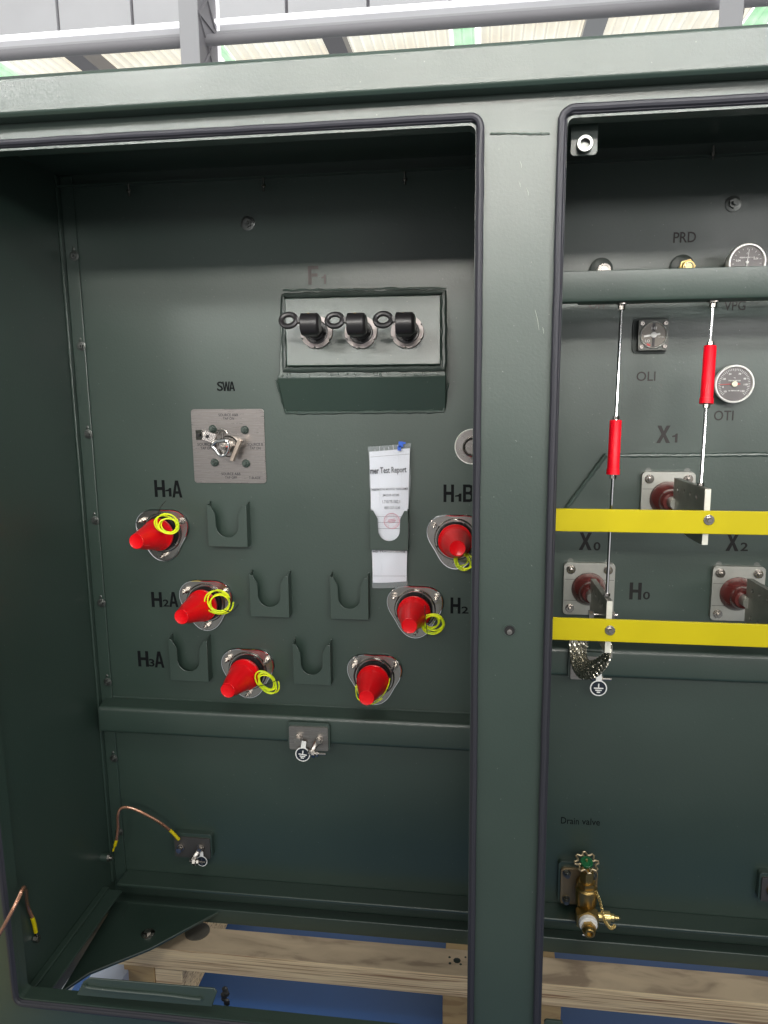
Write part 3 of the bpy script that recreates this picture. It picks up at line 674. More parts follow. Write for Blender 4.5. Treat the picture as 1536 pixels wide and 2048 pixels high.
# ------------------------------------------------------------------ switch plate with T-blade handle
c = at(458, 892, D); s = (1.35+D)/FPX*1.01
sw = thing('selector_switch', 'brushed steel switch plate with a bent metal handle below the letters SWA', 'switch', c)
mb = MB(); mb.prism([rr(at(386, 892, D).x-c.x, at(530.5, 892, D).x-c.x, at(458, 966, D).z-c.z, at(458, 818, D).z-c.z, .008)], -.0025, 0); plate = mb.build('plate', STEELB, sw, bevel=.0004)
I = []
for txt, xa_, xb2, ya_, yb2 in (('SOURCE A&B', 437, 476, 827, 832.5), ('TAP ON', 446, 468, 834.5, 839.5), ('SOURCE A', 395, 431, 886, 891.5), ('TAP ON', 401, 424, 893.5, 899), ('SOURCE B', 495, 526, 886, 891.5), ('TAP ON', 500, 521, 893.5, 899), ('SOURCE A&B', 443, 481, 945, 950.5), ('TAP OFF', 450, 474, 952.5, 957.5), ('T-BLADE', 498, 521, 953, 958)):
    I.append(pxrect(txt, xa_, xb2, ya_, yb2, D-.0026, .004))
lettering(I, D-.0026, PRINT, plate, name='lettering', off=c, thick=.0003)
for px, py in ((425.5, 858), (489.5, 860), (429.5, 925), (492, 927)):
    p = at(px, py, D-.004)-c; mb = MB(); mb.lathe([(.0, .0105), (.003, .0105), (.005, .009), (.005, .0001)], (p.x, -.0026, p.z), n=20); mb.hexn((p.x, -.0075, p.z), (p.x, -.013, p.z), .0078, px); mb.cyl((p.x, -.013, p.z), (p.x, -.02, p.z), .0045, .0035, 10)
    mb.build('mounting_bolt', PAINT, sw)
k = Vector((at(459, 892, D).x-c.x, 0, at(459, 892, D).z-c.z))
mb = MB(); mb.lathe([(.0026, .027), (.010, .027), (.013, .024), (.013, .015), (.040, .015), (.042, .014), (.042, .0001)], k, n=40); mb.build('hub', STEEL, sw)
def swp(px, py, out): 
    p = at(px, py, D-out)-c; return p
mb = MB()
loopp = [swp(x, y, .055) for x, y in ((431, 900), (424, 892), (431, 884), (440, 882), (452, 881), (457, 892), (454, 905), (446, 911), (438, 909))]
mb.tube(spline(loopp, 5, True), .0042, 10, True); mb.build('cam_collar', CHROME, sw)
mb = MB(); q = swp(444, 893.5, .06); mb.cyl(q+Vector((0, .03, 0)), q, .0095, .009, 20); mb.hexn(q+Vector((0, 0, 0)), q-Vector((0, .007, 0)), .0065); mb.cyl(q-Vector((0, .007, 0)), q-Vector((0, .012, 0)), .0035, .003, 12); mb.build('shaft_nut', STEEL, sw)
def bar(mb, pts, hw, th=.003):
    """folded strip: list of centre points, half-height along z"""
    for a_, b_ in zip(pts, pts[1:]):
        d = (b_-a_).normalized(); up = Vector((0, 0, 1)); up = (up-d*up.dot(d)).normalized(); w = d.cross(up)
        vs = []
        for p in (a_, b_):
            for su in (-1, 1):
                for sw_ in (-1, 1): vs.append(mb.bm.verts.new(p+up*su*hw+w*sw_*th/2))
        for f_ in ((0, 1, 3, 2), (4, 6, 7, 5), (0, 4, 5, 1), (2, 3, 7, 6), (0, 2, 6, 4), (1, 5, 7, 3)): mb.face([vs[i] for i in f_])
mb = MB(); bar(mb, [swp(392, 870, .052), swp(406, 870, .058), swp(430, 878, .045), swp(433, 888, .03)], .0125); hb = mb.build('handle_strip', STEEL, sw, bevel=.0008)
mb = MB()
for px, py in ((396, 870), (415, 873)):
    q = swp(px, py, .0605); mb.lathe([(0, .0042), (.0012, .0042), (.0012, .0001)], q, n=14)
mb.build('handle_hole', BLACK, hb)
mb = MB(); a_, b_ = swp(479, 880, .04), swp(462, 922, .04); d = (b_-a_).normalized(); sd = Vector((d.z, 0, -d.x))*.0045
vs = [mb.bm.verts.new(p+sd*s1+Vector((0, yy, 0))) for p in (a_, b_) for s1 in (-1, 1) for yy in (0, .016)]
for f_ in ((0, 1, 3, 2), (4, 6, 7, 5), (0, 4, 5, 1), (2, 3, 7, 6), (0, 2, 6, 4), (1, 5, 7, 3)): mb.face([vs[i] for i in f_])
mb.build('t_blade', mat('warm_blade_metal', (.62, .52, .43), .3, .9), sw, bevel=.0008)
mb = MB(); a_ = swp(445.5, 872, .055); mb.cyl(a_+Vector((0, 0, -.006)), a_+Vector((0, 0, .008)), .0028, n=10)
mb.tube([a_+Vector((.011*math.cos(math.pi*k_/10), 0, .006+.009*math.sin(math.pi*k_/10))) for k_ in range(11)], .0033, 8); mb.build('latch_hook', STEEL, sw)
q = swp(453, 893, .0615); mb = MB(); mb.box(q.x-.002, q.x+.003, q.y, q.y+.001, q.z-.001, q.z+.001); mb.build('red_mark', REDP, sw)

# ------------------------------------------------------------------ folded report in its pocket
doc = thing('folded_report', 'white folded paper test report in a clear sleeve stuck in a green pocket', 'document', at(780, 1034, D))
dl = doc.location.copy()
def sheet(pts, rows, bulge, y, mb, seg=12):
    """vertical strip, left/right px edges per row, slightly curved"""
    grid = []
    for (py, xa_, xb2) in rows:
        r_ = []
        for k_ in range(seg+1):
            t_ = k_/seg; p = at(xa_+(xb2-xa_)*t_, py-(t_-.5)*7*(1 if py < 1000 else .3), y); p.y -= bulge*math.sin(math.pi*t_)+.0015*math.sin(py*.05+t_*4); r_.append(mb.bm.verts.new(p-dl))
        grid.append(r_)
    for a_, b_ in zip(grid, grid[1:]):
        for k_ in range(seg): mb.face([a_[k_], a_[k_+1], b_[k_+1], b_[k_]])
    ex = bmesh.ops.extrude_face_region(mb.bm, geom=list(mb.bm.faces))
    for v in ex['geom']:
        if isinstance(v, bmesh.types.BMVert): v.co.y += .0012
mb = MB(); sheet(None, [(y_, 739+(y_-905)*.026, 819.5-(y_-900)*.026) for y_ in [900+i_*11 for i_ in range(25)]], .0055, D-.0155, mb)
pap = mb.build('paper', WHITE, doc, smooth=60)
YP = D-.0228
I = [pxrect('mer Test Report', 740.5, 813, 934, 950, YP, .019, .045)]
lettering(I, YP, PRINT, doc, name='title_print', off=dl, thick=.0003)
I = [pxrect('THREE PHASE PAD MOUNTED TRANSFORMER', 741.5, 816, 976, 980.5, YP, .008, .03), pxrect('JM2509-00385', 765, 798.5, 988, 994, YP, .008, .02), pxrect('1.710.YS1302.1', 765, 800, 1000, 1006.5, YP, .008, .02), pxrect('IEEE C57.12.00', 769, 800, 1013, 1018, YP, .008, .02), pxrect('HEI TRANSFORMER', 746, 811, 1101, 1105.5, D-.0222, 0, .0)]
lettering(I, YP, PRINT, doc, name='body_print', off=dl, thick=.0003)
mb = MB()
for y_ in (911, 1033, 1045, 1057, 1152):
    a_, b_ = at(741 if y_ < 1000 else 745+(y_ > 1100)*2, y_+3*(y_ < 1000), YP), at(819 if y_ < 1000 else 811, y_-3*(y_ < 1000), YP); mb.tube([a_-dl, a_.lerp(b_, .5)-dl, b_-dl], .0004, 4)
mb.build('printed_rule', PRINT, doc)
cst = at(783.5, 1042, YP)-dl; R_ = 16*s
mb = MB(); mb.prism([circ(cst.x, cst.z, R_, 40), circ(cst.x, cst.z, R_*.93, 40)[::-1]], cst.y, cst.y-.0003)
for k_ in range(20):
    a_ = 2*math.pi*k_/20; r_ = R_*.76
    if k_ in (14, 15): continue
    M_ = Matrix.Translation((cst.x+r_*math.cos(a_), cst.y, cst.z+r_*math.sin(a_))) @ Matrix.Rotation(-a_, 4, 'Y')
    mb.box(-.0014, .0014, -.0003, 0, -.0010, -.0005, M_); mb.box(-.0014, .0014, -.0003, 0, .0003, .0009, M_)
for dz, w_ in ((.003, .009), (-.0005, .011), (-.004, .008)): mb.box(-w_, w_, -.0003, 0, dz, dz+.0014, Matrix.Translation(cst) @ Matrix.Rotation(-.2, 4, 'Y'))
mb.build('round_stamp', STAMP, doc)
mb = MB(); sheet(None, [(y_, 737+(y_-890)*.03+1.2*math.sin(y_*.09), 822-(y_-890)*.03+1.5*math.sin(y_*.06)) for y_ in [890+i_*11.4 for i_ in range(26)]], .0065, D-.0195, mb); mb.build('clear_sleeve', SLEEVE, doc, smooth=60)
mb = MB()
for k_ in range(7):
    p = at(750+k_*9, 894+random.uniform(-5, 5), D-.0265)-dl; q_ = at(748+k_*10, 908+random.uniform(-6, 20), D-.0265)-dl; mb.tube([p, (p+q_)/2+Vector((.001, 0, 0)), q_], .0004, 4)
for x_, ya_, yb2 in ((757, 950, 1010), (796, 905, 960), (801, 905, 1015), (779, 930, 955), (760, 980, 1020), (762, 1120, 1160)):
    p = at(x_, ya_, D-.027)-dl; q_ = at(x_+3, yb2, D-.027)-dl; mb.tube([p, (p+q_)/2+Vector((random.uniform(-.002, .002), 0, 0)), q_], [.0003, .0007, .0002], 4)
mb.build('sleeve_crease', mat('plastic_glint', (.85, .88, .92), .1, alpha=.6), doc)
mb = MB()
for (xa_, ya_, w_, h_) in ((797, 883, 9, 11), (795, 892, 7, 9), (805, 884, 6, 4)):
    p = at(xa_, ya_, D-.028)-dl; mb.box(p.x, p.x+w_*s, p.y, p.y+.0006, p.z-h_*s, p.z)
mb.build('blue_tape', BLUEP, doc)

# ------------------------------------------------------------------ round flange half behind the post
c = at(945, 893, D); t = thing('round_port', 'round chrome port with a ring of bolts, cut off by the middle post', 'port', c)
mb = MB(); mb.lathe([(0, .042), (.003, .042), (.005, .040), (.005, .022)], n=48, cap=False); mb.build('flange', STEEL, t)
mb = MB(); mb.tube([(.0415*math.cos(2*math.pi*k_/48), -.003, .0415*math.sin(2*math.pi*k_/48)) for k_ in range(48)], .0018, 6, True); mb.build('rim', RIM, t)
mb = MB(); mb.lathe([(.003, .0235), (.022, .0235), (.024, .021), (.018, .017), (.018, .0001)], n=40); mb.build('neck', STEEL, t)
for an in range(0, 360, 60):
    x, z = .032*math.cos(math.radians(an+20)), .032*math.sin(math.radians(an+20)); mb = MB(); mb.cyl((x, -.005, z), (x, -.0065, z), .006, n=14); mb.hexn((x, -.0065, z), (x, -.011, z), .0046, an); mb.build('bolt', STEEL, t)

# ------------------------------------------------------------------ gauges
def ticks(mb, cx, cz, r0, r1, a0, a1, n, y, w=.0004, long=0, every=5):
    for k_ in range(n+1):
        a_ = math.radians(a0+(a1-a0)*k_/n); rr0 = r0-(long if k_ % every == 0 else 0)
        M_ = Matrix.Translation((cx, 0, cz)) @ Matrix.Rotation(-a_, 4, 'Y'); mb.box(rr0, r1, y-.0004, y, -w, w, M_)
c = at(1303, 671, D)
t = thing('level_gauge', 'square black oil level gauge with round dial above the letters OLI', 'gauge', c); c = c.copy(); SG = 1.0
mb = MB(); mb.prism([rr(-.043, .036, -.041, .040, .012)], -.004, 0); mb.build('weld_pad', BEAD, t, bevel=.003)
mb = MB(); mb.prism([rr(-.033, .033, -.034, .034, .005)], -.020, -.004); mb.build('mounting_plate', mat('grey_gauge_plate', (.12, .125, .115), .42, .5, mott=.2), t, bevel=.001)
for x in (-.0255, .0255):
    for z in (-.0255, .0255):
        mb = MB(); mb.lathe([(.020, .0052), (.022, .0052), (.024, .0045), (.024, .0025), (.021, .0025), (.021, .0001)], (x, 0, z), n=16); mb.build('screw', STEEL, t)
mb = MB(); mb.lathe([(.020, .0295), (.024, .0295), (.025, .0285), (.023, .027)], n=48, cap=False); mb.build('bezel', RIM, t)
mb = MB(); mb.lathe([(.020, .0275), (.0215, .0275), (.0215, .0001)], n=48); dial = mb.build('dial_face', DIALL, t)
mb = MB(); mb.box(-.003, .003, -.0225, -.0216, -.026, .026); mb.build('dial_stripe', BLACK, dial)
mb = MB(); mb.box(-.022, .014, -.0245, -.0238, -.0022, .0022, Matrix.Rotation(math.radians(-8), 4, 'Y')); mb.lathe([(.0225, .0065), (.0255, .0065), (.026, .006), (.026, .0001)], n=20); mb.build('pointer', WHITEP, t)
lettering([('HI', -.006, .006, .012, .018, .01), ('LO', -.018, -.008, -.016, -.010, .01), ('LEVEL', .010, .023, -.006, -.003, 0)], -.0229, WHITEP, dial, name='lettering')
mb = MB(); mb.prism([[(-.014, -.018), (-.006, -.021), (-.007, -.025), (-.014, -.022)]], -.0224, -.0217); mb.build('red_zone', REDP, dial)

c = at(1468, 768, D-.03); c.y = D
t = thing('thermometer_gauge', 'round thermometer gauge with steel rim above the letters OTI', 'gauge', c)
mb = MB(); mb.lathe([(0, .020), (.004, .020), (.005, .030), (.010, .040), (.030, .041)], n=48); mb.build('case', DARKM, t)
mb = MB(); mb.lathe([(.026, .0425), (.034, .0425), (.036, .041), (.036, .039), (.032, .0375)], n=60, cap=False); mb.build('bezel', RIM, t)
mb = MB(); mb.lathe([(.030, .0385), (.0315, .0385), (.0315, .0001)], n=48); dial = mb.build('dial_face', DIAL, t)
mb = MB(); ticks(mb, 0, 0, .030, .034, 225, -45, 40, -.0316, .0003, .002, 5); mb.build('scale_mark', WHITEP, dial)
I = []
for v, a_ in (('10', 222), ('0', 195), ('30', 152), ('50', 115), ('70', 65), ('90', 28), ('110', -3), ('120', -40)):
    x, z = .0245*math.cos(math.radians(a_)), .0245*math.sin(math.radians(a_)); I.append((v, x-.0013*len(v), x+.0013*len(v), z-.0020, z+.0020, .008))
I += [('THERMOMETER', -.013, .013, .006, .0088, 0), ('\u2103', -.002, .002, .012, .015, 0), ('OIL TEMPERATURE', -.012, .012, -.016, -.0135, .01)]
lettering(I, -.0316, WHITEP, dial, name='lettering')
mb = MB(); mb.box(-.032, .012, -.0335, -.0328, -.0006, .0006, Matrix.Rotation(math.radians(-2), 4, 'Y')); mb.prism([[(.006, -.0028), (.014, 0), (.006, .0028)]], -.0335, -.0328); mb.build('pointer', REDP, t)
mb = MB(); mb.lathe([(.032, .0065), (.035, .0065), (.036, .0055), (.036, .0001)], n=24); mb.build('hub_cap', mat('cream_hub', (.8, .78, .6), .4), t)

c = at(1495, 524, D-.10); c.y = D; c.z = at(1495, 524, D-.10).z
t = thing('pressure_gauge', 'round pressure vacuum gauge rising behind the crossbeam top edge', 'gauge', c)
mb = MB(); mb.lathe([(0, .012), (.045, .012), (.05, .022), (.055, .034), (.085, .036)], n=40); mb.build('case', BLACK, t)
mb = MB(); mb.lathe([(.082, .0385), (.098, .0385), (.101, .0365), (.101, .0345), (.097, .033)], n=60, cap=False); mb.build('bezel', RIM, t)
mb = MB(); mb.lathe([(.085, .034), (.096, .034), (.096, .0001)], n=48); dial = mb.build('dial_face', DIAL, t)
mb = MB(); ticks(mb, 0, 0, .026, .029, 205, -25, 12, -.0961, .0003, .001, 2); mb.build('scale_mark', WHITEP, dial)
lettering([('PRESSURE VACUUM GAUGE', -.015, .015, .0085, .0112, .01), ('0.04', -.022, -.013, .002, .006, .01), ('0.04', .013, .022, .005, .009, .01), ('0', -.0015, .0015, .016, .020, 0)], -.0961, WHITEP, dial, name='lettering')
mb = MB(); mb.box(-.0005, .0005, -.099, -.0985, -.01, .026, Matrix.Rotation(math.radians(5), 4, 'Y')); mb.lathe([(.096, .003), (.0995, .003), (.0995, .0001)], n=16); mb.build('pointer', WHITEP, t)
# fittings behind the crossbeam
c = at(1203, 540, D); t = thing('fill_plug', 'round steel plug peeking over the left end of the crossbeam', 'plug', c)
mb = MB(); mb.lathe([(0, .026), (.008, .026), (.010, .022), (.010, .0001)], (-.002, 0, 0)); mb.build('boss', BEAD, t)
mb = MB(); mb.lathe([(.010, .0155), (.026, .0155), (.028, .014), (.028, .0115), (.024, .0115), (.024, .0001)], (.002, 0, -.004), n=28); mb.hexn((.002, -.024, -.004), (.002, -.030, -.004), .007); mb.build('plug_body', STEEL, t)
c = at(1367, 534, D); t = thing('relief_valve', 'brass relief valve under the letters PRD behind the crossbeam', 'valve', c)
mb = MB(); mb.lathe([(0, .026), (.008, .026), (.010, .022), (.010, .0001)], (-.005, 0, 0)); mb.build('boss', BEAD, t)
mb = MB(); mb.hexn((.003, -.010, -.004), (.003, -.022, -.004), .018, .2); mb.lathe([(.022, .014), (.032, .014), (.034, .012), (.034, .0001)], (.003, 0, -.004), n=24); mb.build('valve_body', BRASSB, t)
mb = MB(); mb.tube([(.003+.009*math.cos(a_/12*2*math.pi), -.036, -.004+.009*math.sin(a_/12*2*math.pi)) for a_ in range(12)], .0012, 6, True); mb.build('pull_ring', STEEL, t)

# ------------------------------------------------------------------ secondary bushings with spades, hanging insulators
YF = .205
def sec_bushing(x0, x1, y0, y1, fr, bk, hpx, label):
    a_, b_ = at(x0, y1, D-.02), at(x1, y0, D-.02); w = (b_.x-a_.x)/2; h = (b_.z-a_.z)/2; c = Vector(((a_.x+b_.x)/2, D-.008, (a_.z+b_.z)/2))
    t = thing('secondary_bushing', label, 'bushing', c, 'secondary bushings with flat spade terminals')
    mb = MB(); mb.prism([rr(-w, w, -h, h, .010), circ(0, 0, .041, 40)[::-1]], -.014, 0); fl = mb.build('flange', ALU, t, bevel=.0025)
    mb = MB(); mb.box(-w+.002, w-.002, -.0145, -.0141, h*.36, h*.36+.0008); mb.box(-w+.002, w-.002, -.0145, -.0141, -h*.45, -h*.45+.0008); mb.build('joint_line', BLACK, fl)
    for sx_ in (-1, 1):
        for sz_ in (-1, 1):
            x, z = sx_*(w-.0165), sz_*(h-.0165); mb = MB(); mb.cyl((x, -.014, z), (x, -.016, z), .0108, n=20); mb.hexn((x, -.016, z), (x, -.023, z), .0092, x*50); mb.cyl((x, -.023, z), (x, -.031, z), .0052, .0045, 12); mb.build('nut', STEEL, t)
            if sz_ > 0: 
                mb = MB(); mb.cyl((x, -.0003, z+.018), (x, .006, z+.018), .007, n=10); mb.build('stud_end', DARKM, t)
    mb = MB(); mb.lathe([(.002, .0408), (.016, .0405), (.030, .034), (.036, .031), (.040, .0285), (.044, .0265), (.050, .026), (.056, .024), (.062, .021)], n=48); mb.build('insulator', BROWN, t)
    P0 = bk-c; P1 = fr-c; d = (P1-P0); d.z = 0; L = d.length; d.normalize(); M_ = Matrix.Translation((P0.x, P0.y, 0)) @ Matrix(((d.x, -d.y, 0, 0), (d.y, d.x, 0, 0), (0, 0, 1, 0), (0, 0, 0, 1)))
    zt_ = P1.z; zb2 = zt_-hpx
    mb = MB(); mb.cyl((0, -.058, 0), (P0.x*.6, P0.y-.012, 0), .0135, n=24); mb.build('terminal_stud', ALU, t)
    hs = [circ(L*(.16+.2*k_), zt_-.022, .0055, 14)[::-1] for k_ in range(4)]+[circ(L*(.16+.2*k_), zb2+.030, .0055, 14)[::-1] for k_ in range(4)]
    mb = MB(); mb.prism([[(0, zb2+.012), (L*.55, zb2), (L-.0008, zb2), (L-.0008, zt_), (0, zt_)]]+hs, -.006, .006, M_); sp2 = mb.build('spade', TIN, t, bevel=.0008)
    mb = MB(); mb.box(L-.0006, L+.0008, -.0058, .0058, zb2+.0004, zt_-.0004, M_); mb.build('cut_edge', TINEDGE, sp2)
    return t, M_, L
f1 = at(1416.5, 978, YF); bk1 = at(1354, 957, .38)
h1 = f1.z-at(1410, 1090, YF).z
sec_bushing(1279, 1392, 944, 1050, f1, bk1, h1, 'secondary bushing under the letters X1 with spade behind the upper yellow bar')
f2 = at(1219.5, 1202, YF); bk2 = at(1187, 1150, .385)
sec_bushing(1125, 1231, 1127, 1228, f2, bk2, f2.z-at(1218, 1306, YF).z, 'secondary bushing nearest the post under the letters X0')
bk3 = at(1500, 1158, .385); f3 = bk3+(f1-bk1)
sec_bushing(1419, 1532, 1134, 1240, f3, bk3, h1, 'secondary bushing at the right photo edge under the letters X2')
def bar_yellow(px, y0, y1, label, bolt):
    a_, b_ = at(px, y1, YF-.002), at(px, y0, YF-.002); t = thing('barrier_bar', label, 'bar', (a_.x, YF-.003, a_.z))
    mb = MB(); mb.prism([[(0, 0), (1.256-a_.x, -.004), (1.256-a_.x, b_.z-a_.z-.004), (0, b_.z-a_.z)]], -.006, 0); mb.build('bar', YEL, t, bevel=.0012)
    q_ = at(*bolt, YF-.01)-t.location
    mb = MB(); mb.lathe([(.006, .0105), (.0075, .0105), (.008, .0098), (.008, .0001)], (q_.x, 0, q_.z), n=24); mb.hexn((q_.x, -.008, q_.z), (q_.x, -.013, q_.z), .0068, .3); mb.cyl((q_.x, -.013, q_.z), (q_.x, -.0145, q_.z), .005, .004, 14); mb.build('bolt', STEEL, t)
bar_yellow(1103.5, 1016, 1061, 'upper yellow barrier bar bolted to the spade under X1', (1418, 1040))
bar_yellow(1097.5, 1233, 1277, 'lower yellow barrier bar bolted to the spade under X0', (1220, 1261))
def hanger(top, i0, i1, bot, label):
    zt_ = zb0; a_ = at(top[0], top[1], YB+.022); b_ = at(bot[0], bot[1], .235); a_.z = zb0
    t = thing('hanging_insulator', label, 'insulator', a_, 'red insulated hanger rods')
    v = b_-a_; u = v.normalized()
    f_ = lambda py: (py-top[1])/(bot[1]-top[1])
    for a0_, a1_ in ((v*0, v*f_(i0[1])), (v*f_(i1[1]), v)):
        mb = MB(); mb.cyl(a0_, a1_, .0034, n=10); mb.build('rod', CHROME, t)
    mb = MB(); mb.cyl((0, 0, -.0005), (0, 0, -.0025), .013, n=20); mb.hexn((0, 0, -.003), u*.014, .0075)
    mb.build('top_nut', STEEL, t)
    for e0_, e1_ in ((i0[1]-8, i0[1]-1), (i1[1]+1, i1[1]+8), (bot[1]-6, bot[1])):
        mb = MB(); mb.hexn(v*f_(e0_), v*f_(e1_), .0068); mb.build('nut', STEEL, t)
    p0_, p1_ = v*f_(i0[1]), v*f_(i1[1])
    mb = MB(); mb.lathe([(0, .0115), (.001, .0122), ((p1_-p0_).length-.012, .0125), ((p1_-p0_).length-.0115, .0136), ((p1_-p0_).length, .0138)], p0_, p1_-p0_, 24); mb.build('insulator_body', REDR, t)
hanger((1243.5, 605), (0, 835), (0, 944), (1213.5, 1192), 'lower red insulator on the left hanging rod nearest the post')
hanger((1427, 600), (0, 690), (0, 806), (1401, 972), 'higher red insulator on the right hanging rod beside the thermometer')

# ------------------------------------------------------------------ ground pads
def earth_tag(t, x, y, z, r, ang, m=WHITEP):
    M_ = Matrix.Translation((x, y, z)) @ Matrix.Rotation(ang, 4, 'Y')
    mb = MB(); mb.prism([circ(0, 0, r, 36)], -.001, 0, M_); mb.prism([[(-r*.35, r*.8), (r*.35, r*.8), (r*.3, r*1.9), (-r*.3, r*1.9)]], -.0009, -.0001, M_); tg = mb.build('earth_tag', WHITEP, t)
    mb = MB(); mb.prism([circ(0, 0, r*.86, 36)], -.0014, -.00105, M_); mb.build('tag_field', NAVY, tg)
    mb = MB(); mb.box(-r*.07, r*.07, -.0018, -.0015, r*.05, r*.58, M_)
    for w_, zz in ((.56, 0), (.38, -.26), (.2, -.50)): mb.box(-r*w_, r*w_, -.0018, -.0015, zz*r-r*.07, zz*r+r*.07, M_)
    mb.build('earth_symbol', m, tg)
def clamp(t, x, y, z, s_=1, m=STEEL):
    """stud with a bent lug and a cross bolt lying sideways"""
    mb = MB(); mb.cyl((x, y, z), (x, y-.003, z), .011*s_, n=18); mb.cyl((x, y-.003, z), (x, y-.016, z), .0065*s_, n=14); mb.hexn((x, y-.003, z), (x, y-.009, z), .009*s_); mb.build('stud', m, t)
    a_ = Vector((x-.004*s_, y-.012, z-.004)); b_ = Vector((x-.016*s_, y-.026, z-.024*s_))
    mb = MB(); mb.tube([a_, (a_+b_)/2+Vector((0, -.004, 0)), b_], .007*s_, 8, flat=.55); mb.sphere(b_, .009*s_, (1.1, .6, 1)); mb.build('lug', m, t)
    mb = MB(); mb.cyl(b_+Vector((-.008*s_, -.004, -.001)), b_+Vector((.040*s_, -.004, -.001)), .0030*s_, n=10); mb.hexn(b_+Vector((.003, -.004, -.001)), b_+Vector((.011*s_, -.004, -.001)), .0105*s_, .2); mb.hexn(b_+Vector((.014*s_, -.004, -.001)), b_+Vector((.020*s_, -.004, -.001)), .0075*s_, .2); mb.build('cross_bolt', m, t)
def pad(x0, x1, y0, y1, surf, label, out=.012):
    a_, b_ = at(x0, y1, surf-out), at(x1, y0, surf-out); c = Vector(((a_.x+b_.x)/2, surf, (a_.z+b_.z)/2)); w, h = (b_.x-a_.x)/2, (b_.z-a_.z)/2
    t = thing('ground_pad', label, 'ground pad', c, 'steel earthing pads')
    mb = MB(); mb.prism([rr(-w-.005, w+.004, -h-.001, h+.010, .008)], -out+.001, -.0002); mb.build('weld_base', PAINT2, t, bevel=.004, seg=3)
    mb = MB(); mb.prism([rr(-w, w, -h, h, .004)], -out-.004, -out+.0012); mb.build('steel_pad', STEELB if out < .015 else mat('dull_pad_metal', (.10, .095, .09), .45, .5, mott=.2), t, bevel=.0008)
    return t, c, w, h, -out-.004
t, c, w, h, y0_ = pad(580, 656, 1455, 1497, D-.052, 'steel earthing pad with round tag welded on the left support channel')
mb = MB(); x, z = -w*.5, .002; mb.cyl((x, y0_, z), (x, y0_-.003, z), .011, n=18); mb.hexn((x, y0_-.003, z), (x, y0_-.011, z), .0095); mb.cyl((x, y0_-.011, z), (x, y0_-.018, z), .008, n=14); mb.build('bolt', STEEL, t)
clamp(t, w*.55, y0_, 0, .95); q_ = at(605.5, 1508.5, D-.075)-c; earth_tag(t, q_.x, q_.y, q_.z, .0195, .12)
t, c, w, h, y0_ = pad(352, 420, 1677, 1711, D, 'steel earthing pad low on the tank wall with copper cable attached', .02)
mb = MB(); x, z = -w*.65, 0; mb.cyl((x, y0_, z), (x, y0_-.003, z), .010, n=18); mb.hexn((x, y0_-.003, z), (x, y0_-.010, z), .009); mb.cyl((x, y0_-.010, z), (x, y0_-.018, z), .0075, n=14); mb.build('bolt', STEEL, t)
clamp(t, w*.5, y0_, .004, .95); q_ = at(404, 1722, D-.03)-c; earth_tag(t, q_.x, q_.y, q_.z, .0155, .0, mat('dim_mark', (.12, .12, .12), .5))
padC = c
t, c, w, h, y0_ = pad(1140, 1205, 1314, 1357, D-.052, 'steel earthing pad hidden behind the metal braid under the lower yellow bar')
clamp(t, w*.80, y0_, .012, 1.0); q_ = at(1197, 1376, D-.115)-c; earth_tag(t, q_.x, q_.y, q_.z, .0195, 0)
mb = MB(); mb.cyl((-w*.5, y0_, 0), (-w*.5, y0_-.012, 0), .009, n=14); mb.build('bolt', STEEL, t)
t, c, w, h, y0_ = pad(1520, 1600, 1759, 1800, D, 'dark steel earthing pad cut off by the right photo edge', .02)
mb = MB(); x, z = -w*.42, 0; mb.lathe([(0, .014), (.006, .014), (.009, .011), (.009, .0001)], (x, y0_, z)); mb.build('plug', BRASS, t)

# braided strap
t = thing('braided_strap', 'wide braided metal strap hanging from the X0 spade below the lower yellow bar', 'strap', at(1180, 1300, .30))
L0 = t.location.copy()
path = [at(1161, 1258, .385), at(1158, 1290, .375), at(1158, 1318, .35), at(1168, 1338, .30), at(1188, 1338, .26), at(1210, 1322, .235), at(1221, 1303, .225)]
cl = spline([p-L0 for p in path], 12)
wd = [(.026+.004*math.sin(i_*.1)) for i_ in range(len(cl))]
BRAID = mat('tinned_braid', (.50, .48, .41), .26, .95)
ns = 9
for sidx in range(ns):
    mb = MB(); P = []; R = []
    for i_, p in enumerate(cl):
        tt = i_/(len(cl)-1); side = Vector((.95, .25, .1)).lerp(Vector((.12, .5, .86)), min(1, tt*1.35)).normalized()
        P.append(p+side*((sidx+.5)/ns-.5)*(.056-.018*tt)+side*.0011*math.sin(i_*1.9+sidx*2.4)+Vector((0, -.0016*math.cos(i_*1.9+sidx*2.4), 0))); R.append(.0034-.0009*tt+.0006*math.sin(i_*1.9+sidx*2.4))
    mb.tube(P, R, 6); mb.build('braid_strand', BRAID, t)
mb = MB(); e_ = at(1221, 1300, .245)-L0; mb.box(e_.x-.004, e_.x+.002, e_.y-.012, e_.y+.02, e_.z-.014, e_.z+.014)
mb.build('end_ferrule', TIN, t)
mb = MB(); q_ = at(1222, 1230, .28)-L0; mb.cyl((q_.x-.040, q_.y, q_.z), (q_.x+.014, q_.y, q_.z), .0048, n=12); mb.hexn((q_.x-.048, q_.y, q_.z), (q_.x-.038, q_.y, q_.z), .0105); mb.hexn((q_.x-.002, q_.y, q_.z), (q_.x+.007, q_.y, q_.z), .009); mb.build('clamp_bolt', STEEL, t)

